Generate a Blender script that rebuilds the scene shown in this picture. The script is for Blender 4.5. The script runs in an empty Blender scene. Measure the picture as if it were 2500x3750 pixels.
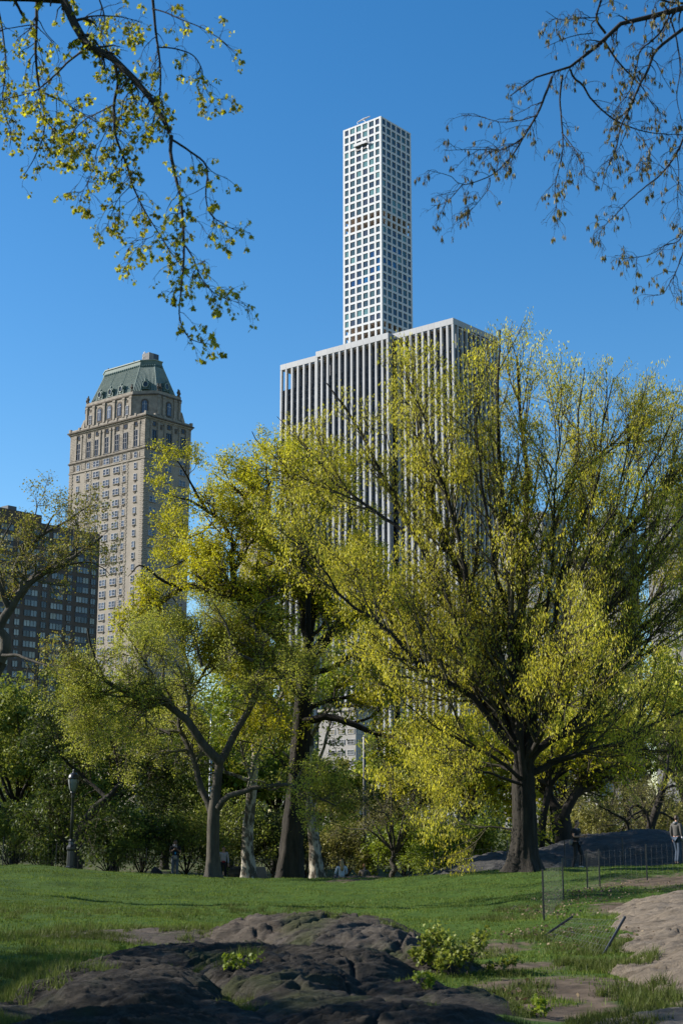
import bpy, math, random
import numpy as np
from mathutils import Vector, Matrix

# ------------------------------------------------------------------ camera, world, sun, exposure
SC = bpy.context.scene
COL = SC.collection
EYE = 3.0
FPX = 5300.0
PITCH = math.radians(12.0)
cam_d = bpy.data.cameras.new("camera")
cam = bpy.data.objects.new("camera", cam_d)
COL.objects.link(cam)
cam.location = (0, 0, EYE)
cam.rotation_euler = (math.radians(90) + PITCH, 0, 0)
cam_d.sensor_fit = 'VERTICAL'
cam_d.sensor_height = 36.0
cam_d.lens = FPX / 3750 * 36
cam_d.clip_start = 0.2
cam_d.clip_end = 6000
cam_d.dof.use_dof = True
cam_d.dof.focus_distance = 70
cam_d.dof.aperture_fstop = 5.0
SC.camera = cam

SUN_AZ = math.radians(-80)      # 0 = straight ahead (+Y), negative = to the left
SUN_EL = math.radians(31)
w = bpy.data.worlds.new("World")
SC.world = w
w.use_nodes = True
nt = w.node_tree
sky = nt.nodes.new('ShaderNodeTexSky')
sky.sky_type = 'NISHITA'
sky.sun_disc = False
sky.sun_elevation = SUN_EL
sky.sun_rotation = SUN_AZ
sky.altitude = 0
sky.air_density = 1.0
sky.dust_density = 0.25
sky.ozone_density = 2.2
hs = nt.nodes.new('ShaderNodeHueSaturation')     # deep clear-morning blue
hs.inputs['Saturation'].default_value = 1.36
nt.links.new(sky.outputs[0], hs.inputs['Color'])
nt.links.new(hs.outputs[0], nt.nodes['Background'].inputs[0])
nt.nodes['Background'].inputs[1].default_value = 0.09
sun_d = bpy.data.lights.new("sun", 'SUN')
sun_d.energy = 5.0
sun_d.angle = math.radians(0.53)
sun_d.color = (1.0, 0.95, 0.87)
sun = bpy.data.objects.new("sun", sun_d)
COL.objects.link(sun)
SD = Vector((math.sin(SUN_AZ) * math.cos(SUN_EL), math.cos(SUN_AZ) * math.cos(SUN_EL), math.sin(SUN_EL)))
sun.rotation_euler = SD.to_track_quat('Z', 'Y').to_euler()
sun.location = (-60, 0, 80)
SC.view_settings.view_transform = 'Standard'
SC.view_settings.look = 'None'
SC.view_settings.exposure = 0.95
SC.view_settings.gamma = 1
SC.view_settings.use_curve_mapping = False
SC.render.engine = 'CYCLES'
SC.cycles.use_denoising = True
SC.cycles.max_bounces = 6
SC.cycles.transparent_max_bounces = 8


# ------------------------------------------------------------------ helpers
def at(px, py, d):
    """world point seen at photo pixel (px, py) at forward distance d"""
    u = px - 1250.0
    v = 1875.0 - py
    y = FPX * math.cos(PITCH) - v * math.sin(PITCH)
    z = FPX * math.sin(PITCH) + v * math.cos(PITCH)
    return np.array([u * d / y, d, z * d / y + EYE])


def tag(o, label=None, cat=None, group=None, kind=None):
    if label:
        o['label'] = label
    if cat:
        o['category'] = cat
    if group:
        o['group'] = group
    if kind:
        o['kind'] = kind
    return o


def empty(name, loc=(0, 0, 0), rz=0.0):
    o = bpy.data.objects.new(name, None)
    o.empty_display_size = 0.2
    o.location = loc
    o.rotation_euler = (0, 0, rz)
    COL.objects.link(o)
    return o


def inst(name, me, parent=None, loc=(0, 0, 0), rz=0.0, scale=None):
    o = bpy.data.objects.new(name, me)
    o.location = loc
    o.rotation_euler = (0, 0, rz)
    if scale:
        o.scale = scale
    if parent:
        o.parent = parent
    COL.objects.link(o)
    return o


class MB:
    def __init__(s):
        s.v = []
        s.f = []
        s.m = []

    def add(s, vs, fs, mi=0):
        b = len(s.v)
        s.v.extend(tuple(map(float, p)) for p in vs)
        s.f.extend(tuple(i + b for i in q) for q in fs)
        s.m.extend([mi] * len(fs))

    def box(s, x0, x1, y0, y1, z0, z1, mi=0):
        s.add([(x0, y0, z0), (x1, y0, z0), (x1, y1, z0), (x0, y1, z0), (x0, y0, z1), (x1, y0, z1), (x1, y1, z1), (x0, y1, z1)],
              [(0, 3, 2, 1), (4, 5, 6, 7), (0, 1, 5, 4), (1, 2, 6, 5), (2, 3, 7, 6), (3, 0, 4, 7)], mi)
        return s

    def prism(s, poly, z0, z1, mi=0, top=None):
        n = len(poly)
        top = top or poly
        vs = [(x, y, z0) for x, y in poly] + [(x, y, z1) for x, y in top]
        fs = [(i, (i + 1) % n, n + (i + 1) % n, n + i) for i in range(n)] + [tuple(range(n - 1, -1, -1)), tuple(range(n, 2 * n))]
        s.add(vs, fs, mi)
        return s

    def tube(s, pts, rads, n=8, mi=0, cap=True):
        pts = np.asarray(pts, float)
        if np.isscalar(rads):
            rads = [rads] * len(pts)
        T = np.gradient(pts, axis=0)
        T /= np.linalg.norm(T, axis=1)[:, None] + 1e-9
        vs = []
        ref = np.array([0.3, 0.9, 0.1]) if abs(T[0][2]) > 0.8 else np.array([0, 0, 1.0])
        a = np.cross(T[0], ref)
        a /= np.linalg.norm(a)
        for p, t, r in zip(pts, T, rads):
            a = a - t * (a @ t)
            a /= np.linalg.norm(a) + 1e-9
            b = np.cross(t, a)
            for k in range(n):
                q = 2 * math.pi * k / n
                vs.append(p + r * (math.cos(q) * a + math.sin(q) * b))
        fs = []
        for i in range(len(pts) - 1):
            for k in range(n):
                fs.append((i * n + k, i * n + (k + 1) % n, (i + 1) * n + (k + 1) % n, (i + 1) * n + k))
        if cap:
            fs.append(tuple(range(n - 1, -1, -1)))
            fs.append(tuple((len(pts) - 1) * n + k for k in range(n)))
        s.add(vs, fs, mi)
        return s

    def lathe(s, prof, n=12, c=(0, 0, 0), mi=0):
        vs = []
        for r, z in prof:
            for k in range(n):
                q = 2 * math.pi * k / n
                vs.append((c[0] + r * math.cos(q), c[1] + r * math.sin(q), c[2] + z))
        fs = []
        for i in range(len(prof) - 1):
            for k in range(n):
                fs.append((i * n + k, i * n + (k + 1) % n, (i + 1) * n + (k + 1) % n, (i + 1) * n + k))
        fs.append(tuple(range(n - 1, -1, -1)))
        fs.append(tuple((len(prof) - 1) * n + k for k in range(n)))
        s.add(vs, fs, mi)
        return s

    def mesh(s, name, mats, smooth=False):
        me = bpy.data.meshes.new(name)
        me.from_pydata(s.v, [], s.f)
        for m in (mats if isinstance(mats, (list, tuple)) else [mats]):
            me.materials.append(m)
        me.polygons.foreach_set('material_index', s.m)
        if smooth:
            me.polygons.foreach_set('use_smooth', [True] * len(s.f))
        me.update()
        return me

    def build(s, name, mats, parent=None, loc=(0, 0, 0), rz=0.0, smooth=False):
        return inst(name, s.mesh(name, mats, smooth), parent, loc, rz)


def np_mesh(name, V, F, mat, smooth=False):
    """V (n,3), F (m,k) arrays, k = 3 or 4"""
    me = bpy.data.meshes.new(name)
    n, m, k = len(V), len(F), F.shape[1]
    me.vertices.add(n)
    me.vertices.foreach_set('co', np.ascontiguousarray(V, np.float32).ravel())
    me.loops.add(m * k)
    me.loops.foreach_set('vertex_index', np.ascontiguousarray(F, np.int32).ravel())
    me.polygons.add(m)
    me.polygons.foreach_set('loop_start', np.arange(0, m * k, k, dtype=np.int32))
    me.polygons.foreach_set('loop_total', np.full(m, k, np.int32))
    if smooth:
        me.polygons.foreach_set('use_smooth', np.ones(m, bool))
    me.materials.append(mat)
    me.update(calc_edges=True)
    me.validate()
    return me


# value noise for geometry
_rg = np.random.default_rng(7)
_LAT = _rg.random((64, 64, 64)).astype(np.float32)


def vnoise(x, y, z=0.0):
    x = np.asarray(x, float)
    y = np.asarray(y, float)
    z = np.asarray(z, float) + np.zeros_like(x)
    xi, yi, zi = np.floor(x).astype(int), np.floor(y).astype(int), np.floor(z).astype(int)
    xf, yf, zf = x - xi, y - yi, z - zi
    s = lambda t: t * t * (3 - 2 * t)
    xf, yf, zf = s(xf), s(yf), s(zf)
    g = lambda a, b, c: _LAT[a & 63, b & 63, c & 63]
    l = lambda a, b, t: a + (b - a) * t
    x00 = l(g(xi, yi, zi), g(xi + 1, yi, zi), xf)
    x10 = l(g(xi, yi + 1, zi), g(xi + 1, yi + 1, zi), xf)
    x01 = l(g(xi, yi, zi + 1), g(xi + 1, yi, zi + 1), xf)
    x11 = l(g(xi, yi + 1, zi + 1), g(xi + 1, yi + 1, zi + 1), xf)
    return l(l(x00, x10, yf), l(x01, x11, yf), zf) * 2 - 1


def fbm(x, y, o=4, z=0.0, gain=0.5):
    r = 0
    a = 1
    f = 1
    for i in range(o):
        r = r + a * vnoise(x * f + i * 17.3, y * f + i * 5.1, z + i * 3.7)
        a *= gain
        f *= 2.03
    return r


# ------------------------------------------------------------------ materials
def nodes(name):
    m = bpy.data.materials.new(name)
    m.use_nodes = True
    return m, m.node_tree, m.node_tree.nodes['Principled BSDF']


def mat(name, c1, c2=None, rough=0.8, scale=3.0, detail=6, stretch=(1, 1, 1), bump=0.0, bscale=None, spec=0.3, metal=0.0, coord='Object', c3=None, obj_var=0.0, edge=0.16):
    m, t, b = nodes(name)
    b.inputs['Roughness'].default_value = rough
    b.inputs['Specular IOR Level'].default_value = spec
    b.inputs['Metallic'].default_value = metal
    tc = t.nodes.new('ShaderNodeTexCoord')
    mp = t.nodes.new('ShaderNodeMapping')
    mp.inputs['Scale'].default_value = stretch
    t.links.new(tc.outputs[coord], mp.inputs[0])
    if c2 is None:
        c2 = tuple(x * 0.8 for x in c1)
    n = t.nodes.new('ShaderNodeTexNoise')
    n.inputs['Scale'].default_value = scale
    n.inputs['Detail'].default_value = detail
    n.inputs['Roughness'].default_value = 0.65
    t.links.new(mp.outputs[0], n.inputs['Vector'])
    r = t.nodes.new('ShaderNodeValToRGB')
    e = r.color_ramp.elements
    e[0].position = 0.5 - edge
    e[0].color = (*c1, 1)
    e[1].position = 0.5 + edge
    e[1].color = (*c2, 1)
    if c3:
        q = e.new(0.5)
        q.color = (*c3, 1)
    t.links.new(n.outputs[0], r.inputs[0])
    out = r.outputs[0]
    if obj_var:
        oi = t.nodes.new('ShaderNodeObjectInfo')
        mr = t.nodes.new('ShaderNodeMapRange')
        mr.inputs[3].default_value = 1 - obj_var
        mr.inputs[4].default_value = 1 + obj_var
        t.links.new(oi.outputs['Random'], mr.inputs[0])
        mx = t.nodes.new('ShaderNodeVectorMath')
        mx.operation = 'SCALE'
        t.links.new(out, mx.inputs[0])
        t.links.new(mr.outputs[0], mx.inputs['Scale'])
        out = mx.outputs[0]
    t.links.new(out, b.inputs['Base Color'])
    if bump:
        n2 = t.nodes.new('ShaderNodeTexNoise')
        n2.inputs['Scale'].default_value = bscale or scale * 3
        n2.inputs['Detail'].default_value = 8
        n2.inputs['Roughness'].default_value = 0.7
        t.links.new(mp.outputs[0], n2.inputs['Vector'])
        bp = t.nodes.new('ShaderNodeBump')
        bp.inputs['Strength'].default_value = 1.0
        bp.inputs['Distance'].default_value = bump
        t.links.new(n2.outputs[0], bp.inputs['Height'])
        t.links.new(bp.outputs[0], b.inputs['Normal'])
    return m


def leaf_mat(name, cols, transl=0.45, gloss=0.025):
    m = bpy.data.materials.new(name)
    m.use_nodes = True
    t = m.node_tree
    t.nodes.clear()
    o = t.nodes.new('ShaderNodeOutputMaterial')
    g = t.nodes.new('ShaderNodeNewGeometry')
    r = t.nodes.new('ShaderNodeValToRGB')
    e = r.color_ramp.elements
    n = len(cols)
    e[0].color = (*cols[0], 1)
    e[0].position = 0
    e[1].color = (*cols[-1], 1)
    e[1].position = 1
    for i in range(1, n - 1):
        q = e.new(i / (n - 1))
        q.color = (*cols[i], 1)
    t.links.new(g.outputs['Random Per Island'], r.inputs[0])
    # slow drift of hue through the crown
    ns = t.nodes.new('ShaderNodeTexNoise')
    ns.inputs['Scale'].default_value = 0.45
    ns.inputs['Detail'].default_value = 3
    t.links.new(g.outputs['Position'], ns.inputs['Vector'])
    mr = t.nodes.new('ShaderNodeMapRange')
    mr.inputs[1].default_value = 0.3
    mr.inputs[2].default_value = 0.7
    mr.inputs[3].default_value = 0.7
    mr.inputs[4].default_value = 1.25
    t.links.new(ns.outputs[0], mr.inputs[0])
    mx = t.nodes.new('ShaderNodeVectorMath')
    mx.operation = 'SCALE'
    t.links.new(r.outputs[0], mx.inputs[0])
    t.links.new(mr.outputs[0], mx.inputs['Scale'])
    d = t.nodes.new('ShaderNodeBsdfDiffuse')
    tr = t.nodes.new('ShaderNodeBsdfTranslucent')
    gl = t.nodes.new('ShaderNodeBsdfGlossy')
    gl.inputs['Roughness'].default_value = 0.55
    gl.inputs['Color'].default_value = (0.8, 0.8, 0.8, 1)
    for q in (d, tr):
        t.links.new(mx.outputs[0], q.inputs['Color'])
    a = t.nodes.new('ShaderNodeMixShader')
    a.inputs[0].default_value = transl
    t.links.new(d.outputs[0], a.inputs[1])
    t.links.new(tr.outputs[0], a.inputs[2])
    b = t.nodes.new('ShaderNodeMixShader')
    b.inputs[0].default_value = gloss
    t.links.new(a.outputs[0], b.inputs[1])
    t.links.new(gl.outputs[0], b.inputs[2])
    t.links.new(b.outputs[0], o.inputs['Surface'])
    return m


def glass_mat(name, cols, rough=0.08):
    """window glass: one of several tints for each window"""
    m, t, b = nodes(name)
    oi = t.nodes.new('ShaderNodeObjectInfo')
    r = t.nodes.new('ShaderNodeValToRGB')
    r.color_ramp.interpolation = 'CONSTANT'
    e = r.color_ramp.elements
    n = len(cols)
    e[0].color = (*cols[0], 1)
    e[0].position = 0
    e[1].color = (*cols[-1], 1)
    e[1].position = (n - 1) / n
    for i in range(1, n - 1):
        q = e.new(i / n)
        q.color = (*cols[i], 1)
    t.links.new(oi.outputs['Random'], r.inputs[0])
    tc = t.nodes.new('ShaderNodeTexCoord')
    ns = t.nodes.new('ShaderNodeTexNoise')
    ns.inputs['Scale'].default_value = 0.9
    ns.inputs['Detail'].default_value = 3
    t.links.new(tc.outputs['Object'], ns.inputs['Vector'])
    mr = t.nodes.new('ShaderNodeMapRange')
    mr.inputs[3].default_value = 0.55
    mr.inputs[4].default_value = 1.4
    t.links.new(ns.outputs[0], mr.inputs[0])
    mx = t.nodes.new('ShaderNodeVectorMath')
    mx.operation = 'SCALE'
    t.links.new(r.outputs[0], mx.inputs[0])
    t.links.new(mr.outputs[0], mx.inputs['Scale'])
    t.links.new(mx.outputs[0], b.inputs['Base Color'])
    b.inputs['Roughness'].default_value = rough
    b.inputs['Specular IOR Level'].default_value = 0.5
    return m


M = {}
M['concrete'] = mat('white_concrete', (0.53, 0.54, 0.555), (0.475, 0.485, 0.50), 0.7, 0.25, bump=0.0)
M['slab'] = mat('floor_concrete', (0.50, 0.42, 0.36), (0.42, 0.36, 0.31), 0.8, 0.2)
M['core'] = mat('core_concrete', (0.30, 0.24, 0.20), (0.25, 0.20, 0.17), 0.8, 0.3)
M['marble'] = mat('white_marble', (0.335, 0.345, 0.36), (0.25, 0.258, 0.27), 0.6, 0.22, stretch=(1, 1, 0.3), obj_var=0.05)
M['dark_metal'] = mat('dark_metal', (0.02, 0.02, 0.023), (0.03, 0.03, 0.033), 0.4, 2, spec=0.5)
M['steel'] = mat('grey_steel', (0.35, 0.38, 0.42), (0.28, 0.3, 0.33), 0.4, 2, spec=0.5, metal=0.4)
M['tower_glass'] = glass_mat('tower_glass', [(0.034, 0.058, 0.078), (0.038, 0.07, 0.086), (0.052, 0.095, 0.106), (0.028, 0.048, 0.074), (0.046, 0.096, 0.11), (0.038, 0.066, 0.084), (0.042, 0.054, 0.08), (0.10, 0.2, 0.21), (0.046, 0.083, 0.096), (0.03, 0.05, 0.076)])
M['film_glass'] = glass_mat('blue_film_glass', [(0.01, 0.06, 0.16), (0.01, 0.045, 0.13), (0.015, 0.1, 0.24), (0.012, 0.03, 0.08)])
M['strip_glass'] = glass_mat('dark_strip_glass', [(0.012, 0.013, 0.016), (0.016, 0.018, 0.022), (0.01, 0.011, 0.014)], 0.12)
M['spandrel'] = mat('dark_spandrel', (0.035, 0.04, 0.05), (0.05, 0.055, 0.068), 0.5, 1)
M['brick_tan'] = mat('tan_brick', (0.275, 0.242, 0.2), (0.228, 0.2, 0.165), 0.9, 0.4, bump=0.01, bscale=8)
M['limestone'] = mat('limestone', (0.29, 0.255, 0.21), (0.16, 0.14, 0.115), 0.85, 0.55, detail=8, bump=0.02, bscale=3)
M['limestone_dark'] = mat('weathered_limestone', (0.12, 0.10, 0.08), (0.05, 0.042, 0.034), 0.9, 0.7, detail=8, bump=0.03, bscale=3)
M['copper'] = mat('green_copper', (0.075, 0.115, 0.10), (0.12, 0.165, 0.14), 0.6, 0.5, stretch=(1, 1, 0.2))
M['copper_light'] = mat('pale_copper', (0.17, 0.215, 0.185), (0.24, 0.285, 0.245), 0.6, 0.5)
M['copper_dark'] = mat('dark_copper', (0.05, 0.09, 0.085), (0.08, 0.13, 0.115), 0.6, 0.7)
M['old_glass'] = glass_mat('hotel_glass', [(0.05, 0.06, 0.085), (0.07, 0.085, 0.12), (0.03, 0.035, 0.05), (0.1, 0.12, 0.16), (0.045, 0.05, 0.07)])
M['sash'] = mat('pale_sash', (0.45, 0.45, 0.46), (0.38, 0.38, 0.4), 0.6, 2)
M['brick_brown'] = mat('brown_brick', (0.105, 0.078, 0.061), (0.082, 0.061, 0.048), 0.9, 0.6, bump=0.01, bscale=8)
M['apt_glass'] = glass_mat('apartment_glass', [(0.075, 0.078, 0.075), (0.13, 0.14, 0.14), (0.03, 0.03, 0.032), (0.22, 0.195, 0.14), (0.26, 0.25, 0.22), (0.012, 0.012, 0.013), (0.15, 0.155, 0.15), (0.05, 0.05, 0.05)])  # pale tones put the sky's reflection into the pane colour
M['beige_wall'] = mat('beige_wall', (0.27, 0.24, 0.20), (0.22, 0.195, 0.165), 0.9, 0.3)
M['white_wall'] = mat('pale_wall', (0.33, 0.31, 0.285), (0.27, 0.255, 0.235), 0.9, 0.3)
M['grey_wall'] = mat('grey_wall', (0.23, 0.22, 0.215), (0.18, 0.175, 0.17), 0.9, 0.3)
M['bark_oak'] = mat('oak_bark', (0.010, 0.0085, 0.0065), (0.034, 0.028, 0.021), 0.95, 5, stretch=(1, 1, 0.18), bump=0.05, bscale=9)
M['twig_oak'] = mat('oak_twigs', (0.045, 0.038, 0.022), (0.085, 0.072, 0.04), 0.9, 2)  # paler than the bark: sunlight on fine twigs is put into this colour
M['twig_grey'] = mat('grey_twigs', (0.075, 0.066, 0.045), (0.13, 0.115, 0.075), 0.9, 2)  # likewise lightened to carry the sun on thin twigs
M['bark_grey'] = mat('grey_bark', (0.036, 0.031, 0.024), (0.085, 0.073, 0.056), 0.95, 4, stretch=(1, 1, 0.3), bump=0.03, bscale=9)
M['bark_plane'] = mat('plane_bark', (0.38, 0.34, 0.27), (0.085, 0.07, 0.05), 0.9, 4.0, detail=4, stretch=(1, 1, 0.45), edge=0.05, bump=0.02, bscale=6)
M['bark_dark'] = mat('dark_bark', (0.02, 0.017, 0.014), (0.04, 0.034, 0.028), 0.95, 5, stretch=(1, 1, 0.25), bump=0.03, bscale=9)
M['leaf_gold'] = leaf_mat('gold_green_leaves', [(0.40, 0.345, 0.02), (0.52, 0.47, 0.03), (0.45, 0.42, 0.03), (0.60, 0.53, 0.05), (0.36, 0.37, 0.025)], 0.58)
M['leaf_oak'] = leaf_mat('yellow_green_leaves', [(0.34, 0.31, 0.01), (0.46, 0.44, 0.014), (0.54, 0.49, 0.02), (0.30, 0.32, 0.014), (0.42, 0.34, 0.014)], 0.5)
M['leaf_pale'] = leaf_mat('pale_green_leaves', [(0.36, 0.36, 0.045), (0.45, 0.45, 0.06), (0.29, 0.32, 0.03), (0.42, 0.39, 0.04)], 0.4)
M['leaf_mid'] = leaf_mat('mid_green_leaves', [(0.14, 0.17, 0.02), (0.20, 0.235, 0.026), (0.25, 0.275, 0.034), (0.16, 0.18, 0.024)], 0.4)
M['leaf_dark'] = leaf_mat('dark_green_leaves', [(0.03, 0.045, 0.008), (0.045, 0.07, 0.01), (0.07, 0.095, 0.012), (0.13, 0.155, 0.016)], 0.4)
M['leaf_bright'] = leaf_mat('bright_green_leaves', [(0.16, 0.22, 0.012), (0.23, 0.29, 0.016), (0.13, 0.18, 0.012), (0.28, 0.30, 0.022)], 0.45)
M['leaf_olive'] = leaf_mat('olive_leaves', [(0.17, 0.155, 0.03), (0.23, 0.22, 0.045), (0.14, 0.14, 0.025), (0.26, 0.23, 0.05)], 0.35)
M['leaf_plane'] = leaf_mat('plane_leaves', [(0.22, 0.21, 0.02), (0.29, 0.29, 0.025), (0.25, 0.19, 0.035), (0.17, 0.165, 0.02)], 0.4)
M['leaf_maple'] = leaf_mat('maple_leaves', [(0.36, 0.37, 0.01), (0.2, 0.19, 0.012), (0.52, 0.5, 0.012), (0.14, 0.13, 0.014), (0.3, 0.3, 0.012)], 0.65)
M['leaf_tassel'] = leaf_mat('tassel_leaves', [(0.2, 0.16, 0.02), (0.09, 0.07, 0.02), (0.14, 0.115, 0.02), (0.26, 0.22, 0.025)], 0.4)
M['grass'] = leaf_mat('grass_blades', [(0.07, 0.112, 0.014), (0.108, 0.152, 0.02), (0.09, 0.132, 0.016), (0.155, 0.18, 0.034)], 0.35, 0.015)
M['grass_rough'] = leaf_mat('rough_grass', [(0.06, 0.085, 0.012), (0.09, 0.12, 0.018), (0.12, 0.13, 0.035), (0.05, 0.07, 0.012)], 0.35, 0.015)
M['litter'] = leaf_mat('leaf_litter', [(0.16, 0.11, 0.06), (0.09, 0.055, 0.03), (0.26, 0.2, 0.12), (0.07, 0.04, 0.024)], 0.2)
M['iron'] = mat('black_iron', (0.012, 0.012, 0.014), (0.02, 0.02, 0.022), 0.35, 3, spec=0.5)
M['frosted'] = mat('frosted_glass', (0.16, 0.175, 0.17), (0.13, 0.142, 0.14), 0.3, 3)
M['granite'] = mat('granite', (0.16, 0.15, 0.14), (0.11, 0.105, 0.10), 0.85, 4, bump=0.01)


def plain(name, c, rough=0.8):
    return mat(name, c, tuple(x * 0.8 for x in c), rough, 8, bump=0.004, bscale=25)

# ------------------------------------------------------------------ ground
CP = []
for px, py, d in [
    (-300, 3160, 56), (0, 3168, 56), (260, 3183, 57), (640, 3213, 64), (850, 3222, 63), (1060, 3224, 60), (1300, 3226, 59), (1600, 3208, 54), (1900, 3192, 50),
    (2120, 3176, 53), (2350, 3172, 52), (2500, 3170, 51), (2800, 3165, 52),
    (0, 3300, 37), (300, 3320, 38), (640, 3300, 43), (1000, 3290, 46), (1300, 3290, 45), (1650, 3290, 43), (1960, 3290, 39), (2250, 3260, 40),
    (0, 3420, 26), (300, 3420, 26.5), (700, 3365, 29), (1300, 3400, 33), (1650, 3420, 30), (1960, 3400, 30), (2200, 3400, 27), (2450, 3300, 35),
    (0, 3560, 18), (1750, 3560, 21), (2050, 3600, 19), (2300, 3560, 19), (2500, 3500, 21),
    (0, 3750, 13), (1800, 3740, 15.5), (2200, 3740, 14), (2600, 3740, 14)]:
    CP.append(at(px, py, d))
CP += [np.array(p, float) for p in [
    (-1.9, 23, EYE - 1.98), (-3, 16, EYE - 1.95), (0, 18, EYE - 1.95), (0, 13, EYE - 1.95), (-2, 10, EYE - 1.9), (1.5, 23, EYE - 2.3),
    (0, 2, EYE - 1.65), (-8, 2, EYE - 1.7), (8, 2, EYE - 1.8), (0, -15, EYE - 1.6), (-20, 15, EYE - 1.9), (20, 15, EYE - 1.9), (-25, 40, EYE - 1.8), (28, 45, EYE - 1.6),
    (-22, 72, 0.15), (-5, 72, 0.05), (8, 72, 0.2), (24, 78, 0.4), (-30, 95, 0), (0, 95, 0), (30, 95, 0), (-60, 60, 0.6), (60, 60, 0.6), (0, 140, 0), (-80, 140, 0), (80, 140, 0), (-70, -10, 1), (70, -10, 1), (0, -60, 1), (0, 220, 0)]]
CP = np.array(CP)


def _tps_k(r2):
    return np.where(r2 > 1e-12, r2 * np.log(r2 + 1e-12), 0.0)


_n = len(CP)
_A = np.zeros((_n + 3, _n + 3))
_d2 = ((CP[:, None, :2] - CP[None, :, :2]) ** 2).sum(-1)
_A[:_n, :_n] = _tps_k(_d2) + np.eye(_n) * 25.0
_A[:_n, _n] = 1
_A[:_n, _n + 1:] = CP[:, :2]
_A[_n:, :_n] = _A[:_n, _n:].T
_W = np.linalg.solve(_A, np.concatenate([CP[:, 2], np.zeros(3)]))


def ground(x, y):
    x = np.asarray(x, float)
    y = np.asarray(y, float)
    xc = np.clip(x, -78, 78)
    yc = np.clip(y, -55, 215)
    sh = xc.shape
    X, Y = xc.ravel(), yc.ravel()
    out = np.empty(X.size)
    for i in range(0, X.size, 20000):
        a, b = X[i:i + 20000, None], Y[i:i + 20000, None]
        r2 = (a - CP[:, 0]) ** 2 + (b - CP[:, 1]) ** 2
        out[i:i + 20000] = _tps_k(r2) @ _W[:_n] + _W[_n] + a[:, 0] * _W[_n + 1] + b[:, 0] * _W[_n + 2]
    f = np.clip((np.hypot(X, Y - 60) - 110) / 60, 0, 1)
    out = out * (1 - f)
    out = out + 0.06 * fbm(X * 0.35, Y * 0.35, 3) + 0.045 * fbm(X * 1.3, Y * 1.3, 2)
    return out.reshape(sh)


def gz(x, y):
    return float(ground(np.array([x]), np.array([y]))[0])


def gpt(px, py, dmin=8, dmax=90):
    """where the sight line of a photo pixel meets the ground"""
    ds = np.linspace(dmin, dmax, 400)
    P = np.array([at(px, py, d) for d in ds])
    g = ground(P[:, 0], P[:, 1])
    k = np.argmax(P[:, 2] <= g)
    if P[k, 2] > g[k]:
        k = len(ds) - 1
    return np.array([P[k, 0], P[k, 1], g[k]])


DIRT = []     # x, y, rx, ry
for px, py, rx, ry in [(1800, 3480, 0.9, 1.3), (1930, 3540, 0.9, 1.2), (2060, 3600, 1.0, 1.1), (2200, 3630, 1.1, 0.9), (2300, 3640, 0.9, 0.9), (2080, 3720, 0.9, 0.8), (2120, 3660, 1.2, 1.0), (2000, 3640, 0.7, 0.9), (1870, 3600, 0.5, 0.8),
                       (2370, 3235, 1.6, 2.2), (2500, 3225, 2.5, 3.0), (2280, 3330, 0.7, 2.0), (1950, 3690, 0.5, 0.7), (1350, 3224, 1.6, 0.8)]:
    p = gpt(px, py)
    DIRT.append((p[0], p[1], rx, ry))


def dirt_mask(x, y):
    r = np.zeros_like(x)
    for cx, cy, rx, ry in DIRT:
        r = np.maximum(r, np.exp(-((x - cx) / rx) ** 2 - ((y - cy) / ry) ** 2))
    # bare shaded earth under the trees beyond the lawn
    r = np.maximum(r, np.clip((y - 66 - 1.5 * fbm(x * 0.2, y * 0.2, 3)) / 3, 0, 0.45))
    return r


def axis(parts):
    out = []
    for a, b, s in parts:
        out += list(np.arange(a, b, s))
    return np.array(out + [parts[-1][1]])


gx = axis([(-1500, -300, 200), (-300, -80, 30), (-80, -26, 2.0), (-26, 26, 0.3), (26, 80, 2.0), (80, 300, 30), (300, 1500, 200)])
gy = axis([(-300, -40, 40), (-40, 4, 3), (4, 68, 0.3), (68, 130, 2), (130, 300, 20), (300, 2500, 200)])
GX, GY = np.meshgrid(gx, gy)
GZ = ground(GX, GY)
nx, ny = len(gx), len(gy)
V = np.stack([GX, GY, GZ], -1).reshape(-1, 3)
ii = (np.arange(ny - 1)[:, None] * nx + np.arange(nx - 1)[None]).ravel()
F = np.stack([ii, ii + 1, ii + nx + 1, ii + nx], 1)

gm, t, b = nodes('park_ground')
b.inputs['Roughness'].default_value = 0.95
b.inputs['Specular IOR Level'].default_value = 0.1
at_n = t.nodes.new('ShaderNodeAttribute')
at_n.attribute_name = 'dirt'
ge = t.nodes.new('ShaderNodeNewGeometry')
n1 = t.nodes.new('ShaderNodeTexNoise')
n1.inputs['Scale'].default_value = 1.4
n1.inputs['Detail'].default_value = 9
n1.inputs['Roughness'].default_value = 0.7
t.links.new(ge.outputs['Position'], n1.inputs['Vector'])
r1 = t.nodes.new('ShaderNodeValToRGB')
e = r1.color_ramp.elements
e[0].position = 0.3
e[0].color = (0.022, 0.048, 0.008, 1)
e[1].position = 0.7
e[1].color = (0.055, 0.095, 0.014, 1)
t.links.new(n1.outputs[0], r1.inputs[0])
n2 = t.nodes.new('ShaderNodeTexNoise')
n2.inputs['Scale'].default_value = 3.5
n2.inputs['Detail'].default_value = 10
t.links.new(ge.outputs['Position'], n2.inputs['Vector'])
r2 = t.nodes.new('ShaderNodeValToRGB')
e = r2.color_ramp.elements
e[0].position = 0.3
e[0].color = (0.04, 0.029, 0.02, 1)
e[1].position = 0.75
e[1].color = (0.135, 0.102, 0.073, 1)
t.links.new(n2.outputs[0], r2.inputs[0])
mw = t.nodes.new('ShaderNodeMath')
mw.operation = 'MULTIPLY_ADD'
mw.inputs[1].default_value = 1.6
mw.inputs[2].default_value = -0.8
t.links.new(n2.outputs[0], mw.inputs[0])
ma = t.nodes.new('ShaderNodeMath')
ma.operation = 'ADD'
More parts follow.
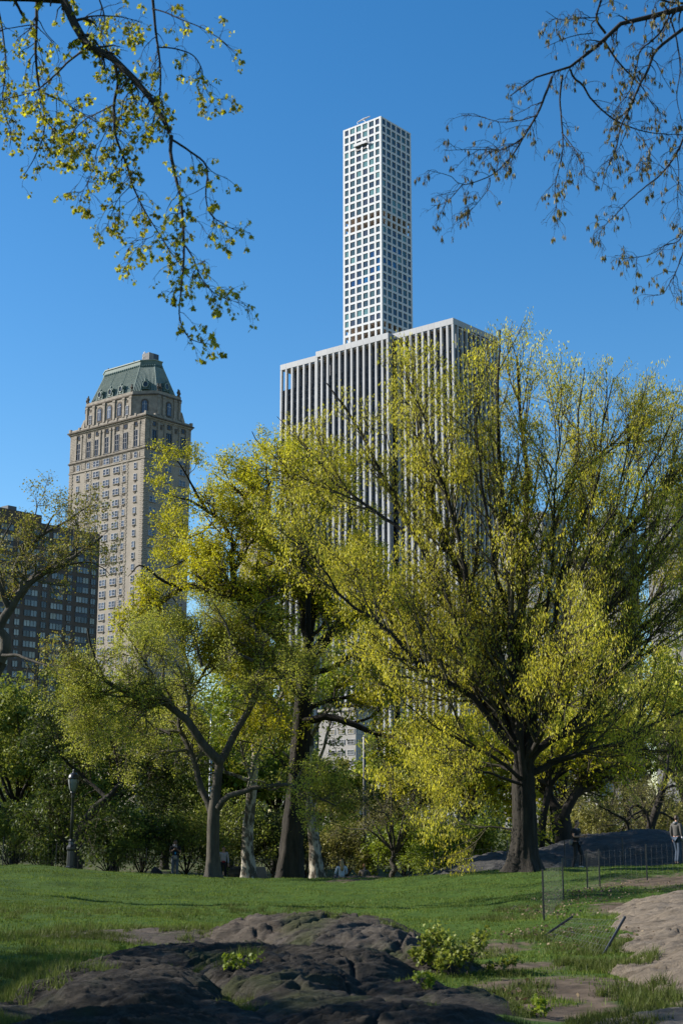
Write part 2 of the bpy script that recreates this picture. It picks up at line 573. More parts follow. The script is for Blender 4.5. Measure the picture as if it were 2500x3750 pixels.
t.links.new(at_n.outputs['Fac'], ma.inputs[0])
t.links.new(mw.outputs[0], ma.inputs[1])
mr = t.nodes.new('ShaderNodeMapRange')
mr.inputs[1].default_value = 0.25
mr.inputs[2].default_value = 0.7
t.links.new(ma.outputs[0], mr.inputs[0])
mx = t.nodes.new('ShaderNodeMixRGB')
t.links.new(mr.outputs[0], mx.inputs[0])
t.links.new(r1.outputs[0], mx.inputs[1])
t.links.new(r2.outputs[0], mx.inputs[2])
t.links.new(mx.outputs[0], b.inputs['Base Color'])
bp = t.nodes.new('ShaderNodeBump')
bp.inputs['Distance'].default_value = 0.04
t.links.new(n2.outputs[0], bp.inputs['Height'])
t.links.new(bp.outputs[0], b.inputs['Normal'])
me = np_mesh('ground', V, F, gm, True)
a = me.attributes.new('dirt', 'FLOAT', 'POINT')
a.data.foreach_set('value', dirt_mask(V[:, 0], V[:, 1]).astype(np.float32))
tag(inst('ground', me), kind='structure')


# ------------------------------------------------------------------ rocks
def rock_mat(name, dark, mid, light, stretch=(1, 2.2, 4), rot=0.5, moss=0.7):
    m, t, b = nodes(name)
    b.inputs['Roughness'].default_value = 0.88
    b.inputs['Specular IOR Level'].default_value = 0.25
    ge = t.nodes.new('ShaderNodeNewGeometry')
    mp = t.nodes.new('ShaderNodeMapping')
    mp.inputs['Scale'].default_value = stretch
    mp.inputs['Rotation'].default_value = (0.3, 0.2, rot)
    t.links.new(ge.outputs['Position'], mp.inputs[0])
    n = t.nodes.new('ShaderNodeTexNoise')
    n.inputs['Scale'].default_value = 1.6
    n.inputs['Detail'].default_value = 12
    n.inputs['Roughness'].default_value = 0.72
    n.inputs['Distortion'].default_value = 0.6
    t.links.new(mp.outputs[0], n.inputs['Vector'])
    r = t.nodes.new('ShaderNodeValToRGB')
    e = r.color_ramp.elements
    e[0].position = 0.3
    e[0].color = (*dark, 1)
    e[1].position = 0.72
    e[1].color = (*light, 1)
    q = e.new(0.5)
    q.color = (*mid, 1)
    t.links.new(n.outputs[0], r.inputs[0])
    # moss and thin soil in patches
    n2 = t.nodes.new('ShaderNodeTexNoise')
    n2.inputs['Scale'].default_value = 0.8
    n2.inputs['Detail'].default_value = 8
    t.links.new(ge.outputs['Position'], n2.inputs['Vector'])
    r2 = t.nodes.new('ShaderNodeMapRange')
    r2.inputs[1].default_value = 0.53
    r2.inputs[2].default_value = 0.66
    r2.inputs[4].default_value = moss
    t.links.new(n2.outputs[0], r2.inputs[0])
    mx = t.nodes.new('ShaderNodeMixRGB')
    mx.inputs[2].default_value = (0.05, 0.06, 0.015, 1)
    t.links.new(r2.outputs[0], mx.inputs[0])
    t.links.new(r.outputs[0], mx.inputs[1])
    t.links.new(mx.outputs[0], b.inputs['Base Color'])
    n3 = t.nodes.new('ShaderNodeTexNoise')
    n3.inputs['Scale'].default_value = 7
    n3.inputs['Detail'].default_value = 10
    n3.inputs['Roughness'].default_value = 0.75
    t.links.new(mp.outputs[0], n3.inputs['Vector'])
    bp = t.nodes.new('ShaderNodeBump')
    bp.inputs['Distance'].default_value = 0.09
    bp.inputs['Strength'].default_value = 1.0
    t.links.new(n3.outputs[0], bp.inputs['Height'])
    t.links.new(bp.outputs[0], b.inputs['Normal'])
    return m


M['schist'] = rock_mat('grey_schist', (0.012, 0.0098, 0.007), (0.036, 0.0295, 0.0215), (0.10, 0.083, 0.062))
M['schist_hump'] = rock_mat('sunlit_schist', (0.024, 0.0195, 0.0145), (0.068, 0.056, 0.043), (0.135, 0.112, 0.088))  # lighter schist copy: sunlight on the hump put into the colour
M['schist_tan'] = rock_mat('tan_grey_schist', (0.06, 0.052, 0.042), (0.15, 0.13, 0.105), (0.25, 0.22, 0.18))
M['schist_brown'] = rock_mat('brown_schist', (0.032, 0.025, 0.018), (0.085, 0.067, 0.050), (0.145, 0.117, 0.09))
M['bedrock'] = rock_mat('tan_bedrock', (0.06, 0.047, 0.034), (0.185, 0.147, 0.106), (0.26, 0.21, 0.155), moss=0.0)
M['mound_rock'] = rock_mat('blue_grey_rock', (0.035, 0.033, 0.032), (0.06, 0.057, 0.054), (0.105, 0.098, 0.09), (0.5, 2, 2), 0.2, 0.1)

ROCKMASK = []


def strata(X, Y, rot, seed, amp):
    c, s = math.cos(rot), math.sin(rot)
    a, bb = X * c + Y * s, -X * s + Y * c
    wv = fbm(a * 0.55, bb * 0.55, 3, seed)
    out = 0.4 * fbm(a * 0.6, bb * 0.9, 3, seed + 9)
    for fq, am, sd in ((0.9, 1.7, 1), (2.3, 1.25, 2), (5.5, 0.7, 3), (12.0, 0.3, 4)):
        q = bb * fq + wv * (0.9 + 0.35 * sd) + 0.25 * fbm(a * 1.2, bb * 1.2, 2, seed + sd)
        fl = np.floor(q)
        fr = q - fl
        wgt = 0.35 + 0.65 * np.abs(vnoise(fl * 3.7 + sd, np.floor(a * 0.14 + 0.3 * fl), seed))
        out += am * wgt * (np.where(fr < 0.86, fr / 0.86, (1 - fr) / 0.14) - 0.5)
    crack = np.abs(fbm(a * 0.9 + 5, bb * 0.5, 3, seed + 21))
    out -= 1.1 * np.exp(-(crack / 0.035) ** 2)
    out += 0.22 * fbm(a * 2.2, bb * 8, 5, seed + 3, 0.65)
    return amp * out


def rock(name, label, lobes, mt, step, rot=0.6, seed=1.0, amp=0.12, cliff=None, edge=0.06, parent=None):
    """a rock that rises from the ground as the union of rounded lobes (cx, cy, rx, ry, turn, top height, power)"""
    x0 = min(l[0] - max(l[2], l[3]) * 1.25 for l in lobes)
    x1 = max(l[0] + max(l[2], l[3]) * 1.25 for l in lobes)
    y0 = min(l[1] - max(l[2], l[3]) * 1.25 for l in lobes)
    y1 = max(l[1] + max(l[2], l[3]) * 1.25 for l in lobes)
    xs = np.arange(x0, x1, step)
    ys = np.arange(y0, y1, step * 1.3)
    X, Y = np.meshgrid(xs, ys)
    g = ground(X, Y)
    H = np.full(X.shape, -9.0)
    for cx, cy, rx, ry, rt, top, pw in lobes:
        c, s = math.cos(rt), math.sin(rt)
        wx = X + 0.25 * fbm(X * 0.6, Y * 0.6, 3, seed + cx)
        wy = Y + 0.25 * fbm(X * 0.6, Y * 0.6, 3, seed + 30 + cx)
        a, bb = (wx - cx) * c + (wy - cy) * s, -(wx - cx) * s + (wy - cy) * c
        q = np.sqrt((a / rx) ** 2 + (bb / ry) ** 2)
        z = top - max(0.14, top - (gz(cx, cy) - 0.1)) * q ** pw
        H = np.maximum(H, z)
    pr = np.clip((H - g) / 0.25, 0, 1)
    H = H + strata(X, Y, rot, seed, amp) * pr
    H = H + (0.012 * fbm(X * 9, Y * 9, 3, seed, 0.6) + 0.002 * np.random.default_rng(int(seed)).normal(0, 1, X.shape)) * pr * (0.3 if name == 'rock_mound' else 1)
    keep = (H > g - edge)
    n = X.shape[1]
    V = np.stack([X, Y, np.maximum(H, g - edge - 0.2)], -1).reshape(-1, 3)
    k = keep[:-1, :-1] | keep[1:, :-1] | keep[:-1, 1:] | keep[1:, 1:]
    idx = (np.arange(X.shape[0] - 1)[:, None] * n + np.arange(n - 1)[None])[k]
    F = np.stack([idx, idx + 1, idx + n + 1, idx + n], 1)
    use = np.unique(F)
    mp = np.full(len(V), -1)
    mp[use] = np.arange(len(use))
    o = inst(name, np_mesh(name, V[use], mp[F], mt, name == 'rock_mound'))
    ROCKMASK.append((xs, ys, H - g))
    return tag(o, label, 'rock')


E0 = EYE
rock('rock_outcrop', 'brown sunlit schist slab at the far edge of the foreground outcrop', [
    (-2.9, 25.4, 3.1, 1.5, -0.05, E0 - 1.83, 3.0), (-4.2, 24.3, 1.6, 0.9, 0.1, E0 - 1.95, 3.0),
    (-0.5, 24.8, 2.2, 1.6, -0.15, E0 - 1.56, 2.8)], M['schist_brown'], 0.04, 0.25, 2.0, 0.07)
rock('rock_outcrop', 'rounded grey schist hump with a dark cliff on its right side', [
    (0.2, 22.4, 1.35, 2.2, 0.25, E0 - 1.60, 4.5), (1.0, 21.2, 0.8, 1.4, 0.5, E0 - 1.78, 5)], M['schist_hump'], 0.03, 0.75, 3.0, 0.08)
rock('rock_outcrop', 'large dark schist boulder in the lower left foreground', [
    (-2.3, 15.6, 1.2, 2.9, 0.08, E0 - 1.50, 3.0), (-1.95, 12.2, 1.25, 2.0, 0, E0 - 1.60, 3.6), (-3.1, 14.2, 0.9, 1.6, 0, E0 - 1.72, 3), (-3.0, 18.9, 1.0, 1.2, 0.1, E0 - 1.78, 4)], M['schist'], 0.022, 0.55, 4.0, 0.075)
rock('rock_outcrop', 'long dark schist slab running diagonally through the foreground centre', [
    (-0.75, 16.9, 1.1, 3.2, 0.28, E0 - 1.57, 3.6), (-1.35, 14.0, 0.75, 2.2, 0.2, E0 - 1.72, 3.5), (0.4, 13.6, 1.35, 2.8, 0.5, E0 - 1.66, 4), (-0.4, 11.2, 1.2, 1.6, 0.2, E0 - 1.65, 4), (0.95, 15.8, 0.85, 1.6, 0.7, E0 - 1.74, 4), (-1.7, 20.3, 1.9, 1.9, 0.1, E0 - 1.72, 4), (-0.3, 20.0, 1.3, 1.8, 0.4, E0 - 1.67, 4)],
    M['schist'], 0.022, 0.8, 5.0, 0.072)
rock('rock_outcrop', 'broken grey rock edge beside the leafy bush', [
    (1.35, 20.6, 0.9, 0.55, -0.5, E0 - 1.90, 3), (2.1, 19.7, 0.8, 0.5, -0.6, E0 - 2.00, 3), (2.65, 18.7, 0.7, 0.5, -0.9, E0 - 2.06, 3)], M['schist'], 0.025, 0.2, 6.0, 0.09)
rock('rock_outcrop', 'pale cracked grey boulder in the lower right corner', [
    (3.15, 13.9, 1.0, 0.9, 0.2, E0 - 1.72, 3.4), (2.55, 14.4, 0.6, 0.4, 0.2, E0 - 1.83, 3)], M['schist_tan'], 0.025, 0.4, 7.0, 0.06)
rock('rock_mound', 'broad shaded blue-grey rock mound behind the big oak', [
    (12.8, 62, 7.0, 4.0, 0.0, E0 - 0.42, 2.0), (7.5, 60.5, 4.0, 2.6, 0.1, E0 - 1.2, 2.0), (19, 62, 6.0, 4, 0, E0 - 0.6, 2.0)], M['mound_rock'], 0.12, 0.15, 8.0, 0.06)

# smooth tan bedrock on the right
xs = np.arange(2.8, 15, 0.05)
ys = np.arange(13.5, 38, 0.07)
X, Y = np.meshgrid(xs, ys)
g = ground(X, Y)
xl = np.interp(Y, [13.5, 16.3, 18.3, 21.2, 24, 26.6, 30, 33, 35.5, 38], [4.3, 3.6, 3.4, 3.95, 4.5, 4.85, 5.35, 5.85, 6.9, 12])
xl = xl + 0.32 * fbm(X * 0.9, Y * 0.9, 5, 4.0, 0.6)
s_ = np.clip((X - xl) / 1.4, -0.3, 1)
H = g - 0.05 + 0.28 * np.where(s_ > 0, np.sqrt(np.maximum(s_, 0)), s_ * 2) + 0.05 * fbm(X * 0.5, Y * 0.5, 4, 2.0) + 0.05 * fbm(X * 1.6 + 0.6 * Y, Y * 2.2 - 0.5 * X, 5, 3.0, 0.62)
crk = np.abs(fbm(X * 0.6 + 0.3 * Y, Y * 1.1, 2, 12.0))
H -= 0.07 * np.exp(-(crk / 0.03) ** 2)
crk = np.abs(fbm(X * 0.9 - 0.5 * Y, Y * 0.5 + 0.4 * X, 3, 22.0))
H -= 0.05 * np.exp(-(crk / 0.025) ** 2)
keep = H > g - 0.16
k = keep[:-1, :-1] & keep[1:, 1:]
n = X.shape[1]
idx = (np.arange(X.shape[0] - 1)[:, None] * n + np.arange(n - 1)[None])[k]
F = np.stack([idx, idx + 1, idx + n + 1, idx + n], 1)
V = np.stack([X, Y, H], -1).reshape(-1, 3)
use = np.unique(F)
mp = np.full(len(V), -1)
mp[use] = np.arange(len(use))
tag(inst('bedrock', np_mesh('bedrock', V[use], mp[F], M['bedrock'], True)), 'smooth sunlit tan bedrock bordering the lawn', 'rock')
ROCKMASK.append((xs, ys, H - g))


def on_rock(x, y):
    r = np.zeros(len(x), bool)
    for xs, ys, D in ROCKMASK:
        i = np.clip(np.searchsorted(xs, x), 0, len(xs) - 1)
        j = np.clip(np.searchsorted(ys, y), 0, len(ys) - 1)
        ins = (x > xs[0]) & (x < xs[-1]) & (y > ys[0]) & (y < ys[-1])
        r |= ins & (D[j, i] > 0.0)
    return r


# ------------------------------------------------------------------ grass
def blades(x, y, h, wd, rng, lean=0.5):
    z = ground(x, y)
    n = len(x)
    th = rng.uniform(0, 2 * math.pi, n)
    la = rng.uniform(0, 2 * math.pi, n)
    ll = rng.random(n) * lean * h
    c, s = np.cos(th) * wd / 2, np.sin(th) * wd / 2
    V = np.empty((n, 3, 3))
    V[:, 0] = np.stack([x - c, y - s, z - 0.01], 1)
    V[:, 1] = np.stack([x + c, y + s, z - 0.01], 1)
    V[:, 2] = np.stack([x + np.cos(la) * ll, y + np.sin(la) * ll, z + h], 1)
    return V.reshape(-1, 3), np.arange(3 * n).reshape(-1, 3)


rng = np.random.default_rng(3)
N = 330000
yy = np.exp(rng.uniform(math.log(16), math.log(68), N))
xx = (rng.random(N) * 2 - 1) * (0.255 * yy + 1.0)
kp = ~on_rock(xx, yy) & (dirt_mask(xx, yy) + 0.45 * fbm(xx * 2.2, yy * 1.6, 4) + 0.25 * rng.normal(0, 1, N) < 0.42)
xx, yy = xx[kp], yy[kp]
pn = fbm(xx * 0.5, yy * 0.5, 3, 5.0)
hh = np.clip(rng.normal(0.036, 0.012, len(xx)) * (1 + 0.5 * pn), 0.02, 0.14)
V, F = blades(xx, yy, hh, 0.010 + 0.0003 * yy, rng)
tag(inst('lawn_grass', np_mesh('lawn_grass', V, F, M['grass'])), 'short mown green grass of the park lawn', 'grass', kind='stuff')

# longer rough tufts along rocks, fence line and near ground
tufts = []
for px, py, n_, sp in [(1250, 3460, 60, 0.9), (1000, 3430, 40, 0.8), (1150, 3415, 60, 0.7), (350, 3420, 50, 1.0), (100, 3430, 70, 1.0), (250, 3480, 50, 0.7), (2180, 3540, 90, 0.5), (2260, 3560, 90, 0.5), (2330, 3660, 70, 0.4), (2430, 3690, 60, 0.4),
                       (1850, 3370, 70, 0.8), (1930, 3330, 50, 0.8), (2050, 3440, 70, 0.9), (2150, 3480, 70, 0.7), (700, 3440, 30, 0.5), (870, 3640, 22, 0.25), (1450, 3640, 20, 0.3), (60, 3560, 80, 0.7), (40, 3660, 80, 0.6), (200, 3700, 60, 0.6), (150, 3340, 80, 1.6), (500, 3350, 60, 1.6), (800, 3335, 60, 1.3), (1500, 3550, 30, 0.4), (1900, 3650, 40, 0.5), (1750, 3500, 40, 0.6), (1050, 3350, 40, 1.0)]:
    p = gpt(px, py)
    for q in range(n_):
        a, r = rng.uniform(0, 6.28), sp * math.sqrt(rng.random())
        tufts.append((p[0] + r * math.cos(a), p[1] + 1.6 * r * math.sin(a)))
tufts = np.array(tufts)
tx = np.repeat(tufts[:, 0], 26) + rng.normal(0, 0.05, len(tufts) * 26)
ty = np.repeat(tufts[:, 1], 26) + rng.normal(0, 0.05, len(tufts) * 26)
hh = np.clip(rng.normal(0.085, 0.035, len(tx)), 0.03, 0.2)
V, F = blades(tx, ty, hh, 0.012, rng, 0.9)
# tufts that grow in cracks on a rock sit on its surface
for xs, ys, D in ROCKMASK:
    x_, y_ = V[0::3, 0], V[0::3, 1]
    i = np.clip(np.searchsorted(xs, x_), 0, len(xs) - 1)
    j = np.clip(np.searchsorted(ys, y_), 0, len(ys) - 1)
    up = np.where((x_ > xs[0]) & (x_ < xs[-1]) & (y_ > ys[0]) & (y_ < ys[-1]), np.maximum(D[j, i], 0), 0)
    V[:, 2] += np.repeat(up, 3)
tag(inst('rough_grass', np_mesh('rough_grass', V, F, M['grass_rough'])), 'longer rough tufts of grass along the rocks and the fallen fence', 'grass', kind='stuff')

# grass creeping over the edges of the rocks
cx_ = rng.uniform(-4.6, 4.5, 60000)
cy_ = np.exp(rng.uniform(math.log(11), math.log(30), 60000))
dd_ = np.full(60000, -9.0)
for xs, ys, D in ROCKMASK[:6]:
    i = np.clip(np.searchsorted(xs, cx_), 0, len(xs) - 1)
    j = np.clip(np.searchsorted(ys, cy_), 0, len(ys) - 1)
    dd_ = np.maximum(dd_, np.where((cx_ > xs[0]) & (cx_ < xs[-1]) & (cy_ > ys[0]) & (cy_ < ys[-1]), D[j, i], -9))
kp = (dd_ > -0.04) & (dd_ < 0.13) & (fbm(cx_ * 0.9, cy_ * 0.9, 3, 31.0) > 0.05)
cx_, cy_, dd_ = cx_[kp], cy_[kp], np.maximum(dd_[kp], 0)
sx = np.repeat(cx_, 7) + rng.normal(0, 0.03, len(cx_) * 7)
sy = np.repeat(cy_, 7) + rng.normal(0, 0.03, len(cx_) * 7)
V, F = blades(sx, sy, np.clip(rng.normal(0.06, 0.025, len(sx)), 0.02, 0.15), 0.010, rng, 0.9)
V[:, 2] += np.repeat(np.repeat(dd_, 7), 3)
tag(inst('edge_grass', np_mesh('edge_grass', V, F, M['grass_rough'])), 'low grass and moss creeping over the edges of the foreground rocks', 'grass', kind='stuff')

# dead leaves
N = 900
lx, ly = [], []
for px, py, n_, sp in [(2150, 3270, 260, 1.3), (1990, 3350, 260, 0.9), (2060, 3300, 160, 1.0), (1950, 3420, 120, 0.8), (2200, 3430, 120, 1.5), (1880, 3660, 60, 0.5), (2350, 3250, 60, 1.5)]:
    p = gpt(px, py)
    lx += list(p[0] + rng.normal(0, sp * 0.5, n_))
    ly += list(p[1] + rng.normal(0, sp * 1.2, n_))
lx, ly = np.array(lx), np.array(ly)
lz = ground(lx, ly) + 0.05 * rng.random(len(lx)) + 0.03
n = len(lx)
ax = rng.normal(0, 1, (n, 3))
ax[:, 2] *= 0.4
ax /= np.linalg.norm(ax, axis=1)[:, None]
bx = np.cross(ax, rng.normal(0, 1, (n, 3)))
bx /= np.linalg.norm(bx, axis=1)[:, None]
L = rng.uniform(0.035, 0.085, (n, 1))
P = np.stack([lx, ly, lz], 1)
V = np.stack([P - ax * L / 2, P + bx * L * 0.35, P + ax * L / 2, P - bx * L * 0.35], 1).reshape(-1, 3)
tag(inst('fallen_leaves', np_mesh('fallen_leaves', V, np.arange(4 * n).reshape(-1, 4), M['litter'])), 'brown fallen leaves scattered along the wire fence', 'leaves', kind='stuff')

# ------------------------------------------------------------------ city buildings (street grid turned 50 degrees)
RZ = math.radians(50)           # local x runs away to the right, local y away to the left
LEFT, RIGHT = -math.pi / 2, 0.0  # turn of a window on the lit left face / the shaded right face


def win_mesh(name, w_, h_, frame, glass, fr=0.12, dep=0.3, bars_x=(), bars_z=(), bar=0.08):
    """window facing -Y, centred, frame proud of the pane"""
    m = MB()
    m.box(-w_ / 2, -w_ / 2 + fr, -dep / 2, dep / 2, -h_ / 2, h_ / 2, 0)
    m.box(w_ / 2 - fr, w_ / 2, -dep / 2, dep / 2, -h_ / 2, h_ / 2, 0)
    m.box(-w_ / 2 + fr, w_ / 2 - fr, -dep / 2, dep / 2, -h_ / 2, -h_ / 2 + fr, 0)
    m.box(-w_ / 2 + fr, w_ / 2 - fr, -dep / 2, dep / 2, h_ / 2 - fr, h_ / 2, 0)
    for x in bars_x:
        m.box(x - bar / 2, x + bar / 2, -dep / 2 + 0.03, dep / 2 - 0.02, -h_ / 2 + fr, h_ / 2 - fr, 0)
    for z in bars_z:
        m.box(-w_ / 2 + fr, w_ / 2 - fr, -dep / 2 + 0.04, dep / 2 - 0.02, z - bar / 2, z + bar / 2, 0)
    m.box(-w_ / 2 + fr, w_ / 2 - fr, -0.02, dep / 2 - 0.03, -h_ / 2 + fr, h_ / 2 - fr, 1)
    return m.mesh(name, [frame, glass])


# ---- slender white grid tower
ZT = 420 + EYE
tw = tag(empty('skyscraper', (24.0, 813.4, 0), RZ), 'slender white tower with square grid windows, tallest building', 'skyscraper')
S = 30.0
cm = MB().box(-0.66, 0.66, -0.45, 0.45, 0, ZT).mesh('column', M['concrete'])
cc = MB().box(-0.70, 0.70, -0.70, 0.70, 0, ZT).mesh('corner_column', M['concrete'])
for i in range(6):
    if i:
        inst('column', cm, tw, (5 * i, 0.45, 0), RIGHT)
        inst('column', cm, tw, (0.45, 5 * i, 0), LEFT)
        inst('column', cm, tw, (5 * i, S - 0.45, 0), RIGHT)
        inst('column', cm, tw, (S - 0.45, 5 * i, 0), LEFT)
for x, y in ((0.70, 0.70), (S - 0.70, 0.70), (0.70, S - 0.70), (S - 0.70, S - 0.70)):
    inst('corner_column', cc, tw, (x, y, 0))
sl = MB()
sl.box(0.04, S - 0.04, 0.04, 0.9, -0.68, 0.68, 0)
sl.box(0.04, S - 0.04, S - 0.9, S - 0.04, -0.68, 0.68, 0)
sl.box(0.04, 0.9, 0.9, S - 0.9, -0.68, 0.68, 0)
sl.box(S - 0.9, S - 0.04, 0.9, S - 0.9, -0.68, 0.68, 0)
sl.box(0.9, S - 0.9, 0.9, S - 0.9, -0.5, 0.5, 1)
slm = sl.mesh('floor_beam', [M['concrete'], M['slab']])
pr = MB()
pr.box(0.04, S - 0.04, 0.04, 0.9, -1.12, -0.02, 0)
pr.box(0.04, S - 0.04, S - 0.9, S - 0.04, -1.12, -0.02, 0)
pr.box(0.04, 0.9, 0.9, S - 0.9, -1.12, -0.02, 0)
pr.box(S - 0.9, S - 0.04, 0.9, S - 0.9, -1.12, -0.02, 0)
pr.box(0.9, S - 0.9, 0.9, S - 0.9, -1.1, -0.4, 1)
pr.build('parapet', [M['concrete'], M['slab']], tw, (0, 0, ZT))
for r in range(1, 84):
    z = ZT - 1.1 - 5 * r + 0.75
    inst('floor_beam', slm, tw, (0, 0, z))
MB().box(9.5, 20.5, 9.5, 20.5, 0, ZT - 1.2).build('core', M['core'], tw)
wm = win_mesh('window', 3.66, 3.62, M['dark_metal'], M['tower_glass'], 0.07, 0.16)
wf = win_mesh('tinted_window', 3.66, 3.62, M['dark_metal'], M['film_glass'], 0.07, 0.16)
for r in range(0, 34):
    if r in (12, 13, 26, 27):
        continue
    zc = ZT - 1.1 - 5 * r - 1.73
    for i in range(6):
        for face in (0, 1):
            blue = (face == 0 and ((r == 19 and i < 2) or (r == 20 and i in (1, 2, 3, 4)) or (r == 18 and i in (0,)) or (r == 17 and i == 1))) or \
                   (face == 1 and ((r == 18 and i in (0, 1, 2)) or (r == 16 and i in (2, 3)) or (r == 19 and i in (4, 5))))
            me_ = wf if blue else wm
            loc = (0.38, 5 * i + 2.5, zc) if face == 0 else (5 * i + 2.5, 0.38, zc)
            inst('window', me_, tw, loc, LEFT if face == 0 else RIGHT)
for nm, zz0, zz1 in (('rear_glazing', ZT - 60.7, ZT - 1.2), ('rear_glazing', ZT - 130.7, ZT - 71.4), ('rear_glazing', 0, ZT - 141.5)):
    g_ = MB()
    g_.box(S - 1.1, S - 0.95, 0.95, S - 0.95, zz0, zz1)
    g_.box(0.95, S - 1.1, S - 1.1, S - 0.95, zz0, zz1)
    if zz0 == 0:
        g_.box(0.95, 1.1, 1.1, S - 1.1, 0, ZT - 172)
        g_.box(1.1, S - 1.1, 0.95, 1.1, 0, ZT - 172)
    g_.build(nm, M['strip_glass'], tw)
# window-cleaning crane on the roof
cr = tag(empty('roof_crane', (24.0, 813.4, ZT), RZ), 'thin steel window-cleaning crane on the white tower roof', 'crane')
k_ = MB()
k_.tube([(3.0, 13.0, -0.45), (3.0, 14.4, 2.0), (3.0, 16.0, 3.6)], 0.35, 6)
k_.tube([(3.8, 13.4, -0.45), (3.8, 15.0, 2.0), (3.8, 16.0, 3.6)], 0.2, 6)
k_.box(2.4, 4.4, 12.2, 14.2, -0.42, 0.3)
k_.build('mast', M['steel'], cr)
k_ = MB()
k_.tube([(3.2, 11.0, 4.6), (3.2, 16.0, 4.4), (3.2, 21.0, 3.9)], [0.25, 0.6, 0.3], 6)
k_.build('jib', M['sash'], cr)
k_ = MB().tube([(3.2, 21.0, 3.9), (3.2, 21.0, 2.4)], 0.15, 5)
k_.build('hook', M['steel'], cr)
# work platform hanging on the face
wp = tag(empty('hanging_platform', (24.0, 813.4, ZT - 13.9), RZ), 'white work platform hanging on the tower face near its roof', 'platform')
MB().box(-1.6, -0.2, 10.2, 20.4, -1.0, -0.85).build('deck', M['steel'], wp)
MB().box(-1.7, -1.62, 10.2, 20.4, -0.85, 0.7).build('front_panel', M['sash'], wp)
MB().box(-0.18, -0.1, 10.2, 20.4, -0.85, 0.5).build('back_panel', M['sash'], wp)
for y_ in (10.3, 20.3):
    q = MB()
    q.tube([(-0.9, y_, -0.9), (-0.9, y_, 1.4)], 0.12, 5)
    q.tube([(-0.9, y_, 1.4), (-0.9, y_, 13.6)], 0.04, 4)
    q.build('hoist', M['dark_metal'], wp)
pw_ = MB()
pw_.box(-0.15, -0.05, 9.9, 19.8, -3.6, -0.9)
pw_.build('drop_screen', M['spandrel'], wp)
pw_ = MB()
for y_ in (14.2, 9.6):
    pw_.box(-0.4, -0.12, y_, y_ + 0.9, -4.4, -1.1)
pw_.build('screen_arm', M['steel'], wp)

# ---- broad office slab with white vertical piers
ZG = 212 + EYE
gmb = tag(empty('office_tower', (48.1, 593.8, 0), RZ), 'broad white office tower with closely spaced vertical marble piers', 'office tower')
YL = 102.0
plan = [(0, 0), (34.4, 0), (34.4, YL), (1.4, YL), (1.4, 76), (-2.8, 76), (-2.8, 33.4), (0, 33.4)]


def inset(poly, d):
    out = []
    n = len(poly)
    for i in range(n):
        p0, p1, p2 = np.array(poly[i - 1]), np.array(poly[i]), np.array(poly[(i + 1) % n])
        a, b_ = p1 - p0, p2 - p1
        na = np.array([-a[1], a[0]]) / np.linalg.norm(a)
        nb = np.array([-b_[1], b_[0]]) / np.linalg.norm(b_)
        out.append(tuple(p1 + (na + nb) / (1 + na @ nb) * d))
    return out


pi_ = inset(plan, 1.25)
ZM = 199.4 + EYE
MB().prism(inset(plan, 1.3), 0, ZM).build('glazed_core', M['strip_glass'], gmb)
MB().prism(inset(plan, 4.2), ZM, ZG - 3.0).build('plant_level_core', M['dark_metal'], gmb)
# parapet: a deep band along each side plus roof
par = MB()
n_ = len(plan)
for i in range(n_):
    a, b_ = plan[i], plan[(i + 1) % n_]
    c_, d_ = pi_[(i + 1) % n_], pi_[i]
    par.add([(*a, ZG - 2.75), (*b_, ZG - 2.75), (*c_, ZG - 2.75), (*d_, ZG - 2.75), (*a, ZG), (*b_, ZG), (*c_, ZG), (*d_, ZG)],
            [(0, 3, 2, 1), (4, 5, 6, 7), (0, 1, 5, 4), (2, 3, 7, 6)])
par.build('parapet', M['marble'], gmb)
MB().prism(inset(plan, 1.28), ZG - 3.2, ZG - 2.8).build('roof', M['slab'], gmb)
# stone slabs of the parapet: joints as thin grooves between panels on the two faces in view
pn = MB().box(-1.69, 1.69, -0.06, 0.0, 0, 2.72).mesh('parapet_panel', M['marble'])


def run(a, b_, nb, lit, corner0=True, corner1=True):
    """piers and window bays along one facade segment from a to b_ in local plan"""
    a, b_ = np.array(a, float), np.array(b_, float)
    L_ = np.linalg.norm(b_ - a)
    d_ = (b_ - a) / L_
    rz = LEFT if lit else RIGHT
    nrm = np.array([1.0, 0]) if lit else np.array([0, 1.0])   # inward
    p_ = L_ / nb
    pier = MB()
    pier.box(-0.52, 0.52, 0, 1.15, 0, ZG - 2.76)
    pm = pier.mesh('pier', M['marble'])
    for i in range(nb + 1):
        if (i == 0 and not corner0) or (i == nb and not corner1):
            continue
        off = 0.52 if i == 0 else (L_ - 0.52 if i == nb else i * p_)
        q = a + d_ * off + nrm * 0.004
        inst('pier', pm, gmb, (q[0], q[1], 0), rz)
    for i in range(nb):
        q = a + d_ * ((i + 0.5) * p_)
        inst('parapet_panel', pn, gmb, (q[0] - nrm[0] * 0.0, q[1] - nrm[1] * 0.0, ZG - 2.74), rz, (p_ / 3.42, 1, 1))
    bay = MB()
    hw = p_ / 2 - 0.56
    bay.box(-hw, hw, 1.08, 1.2, 0, ZM - 0.1, 0)
    z = 4.0
    while z < ZM - 1:
        bay.box(-hw, hw, 0.98, 1.08, z, z + 1.25, 1)
        z += 3.9
    bay.box(-0.07, 0.07, 0.94, 1.08, 0, ZM - 0.1, 1)
    bm_ = bay.mesh('window_bay', [M['strip_glass'], M['spandrel']])
    for i in range(nb):
        q = a + d_ * ((i + 0.5) * p_)
        inst('window_bay', bm_, gmb, (q[0], q[1], 0), rz)


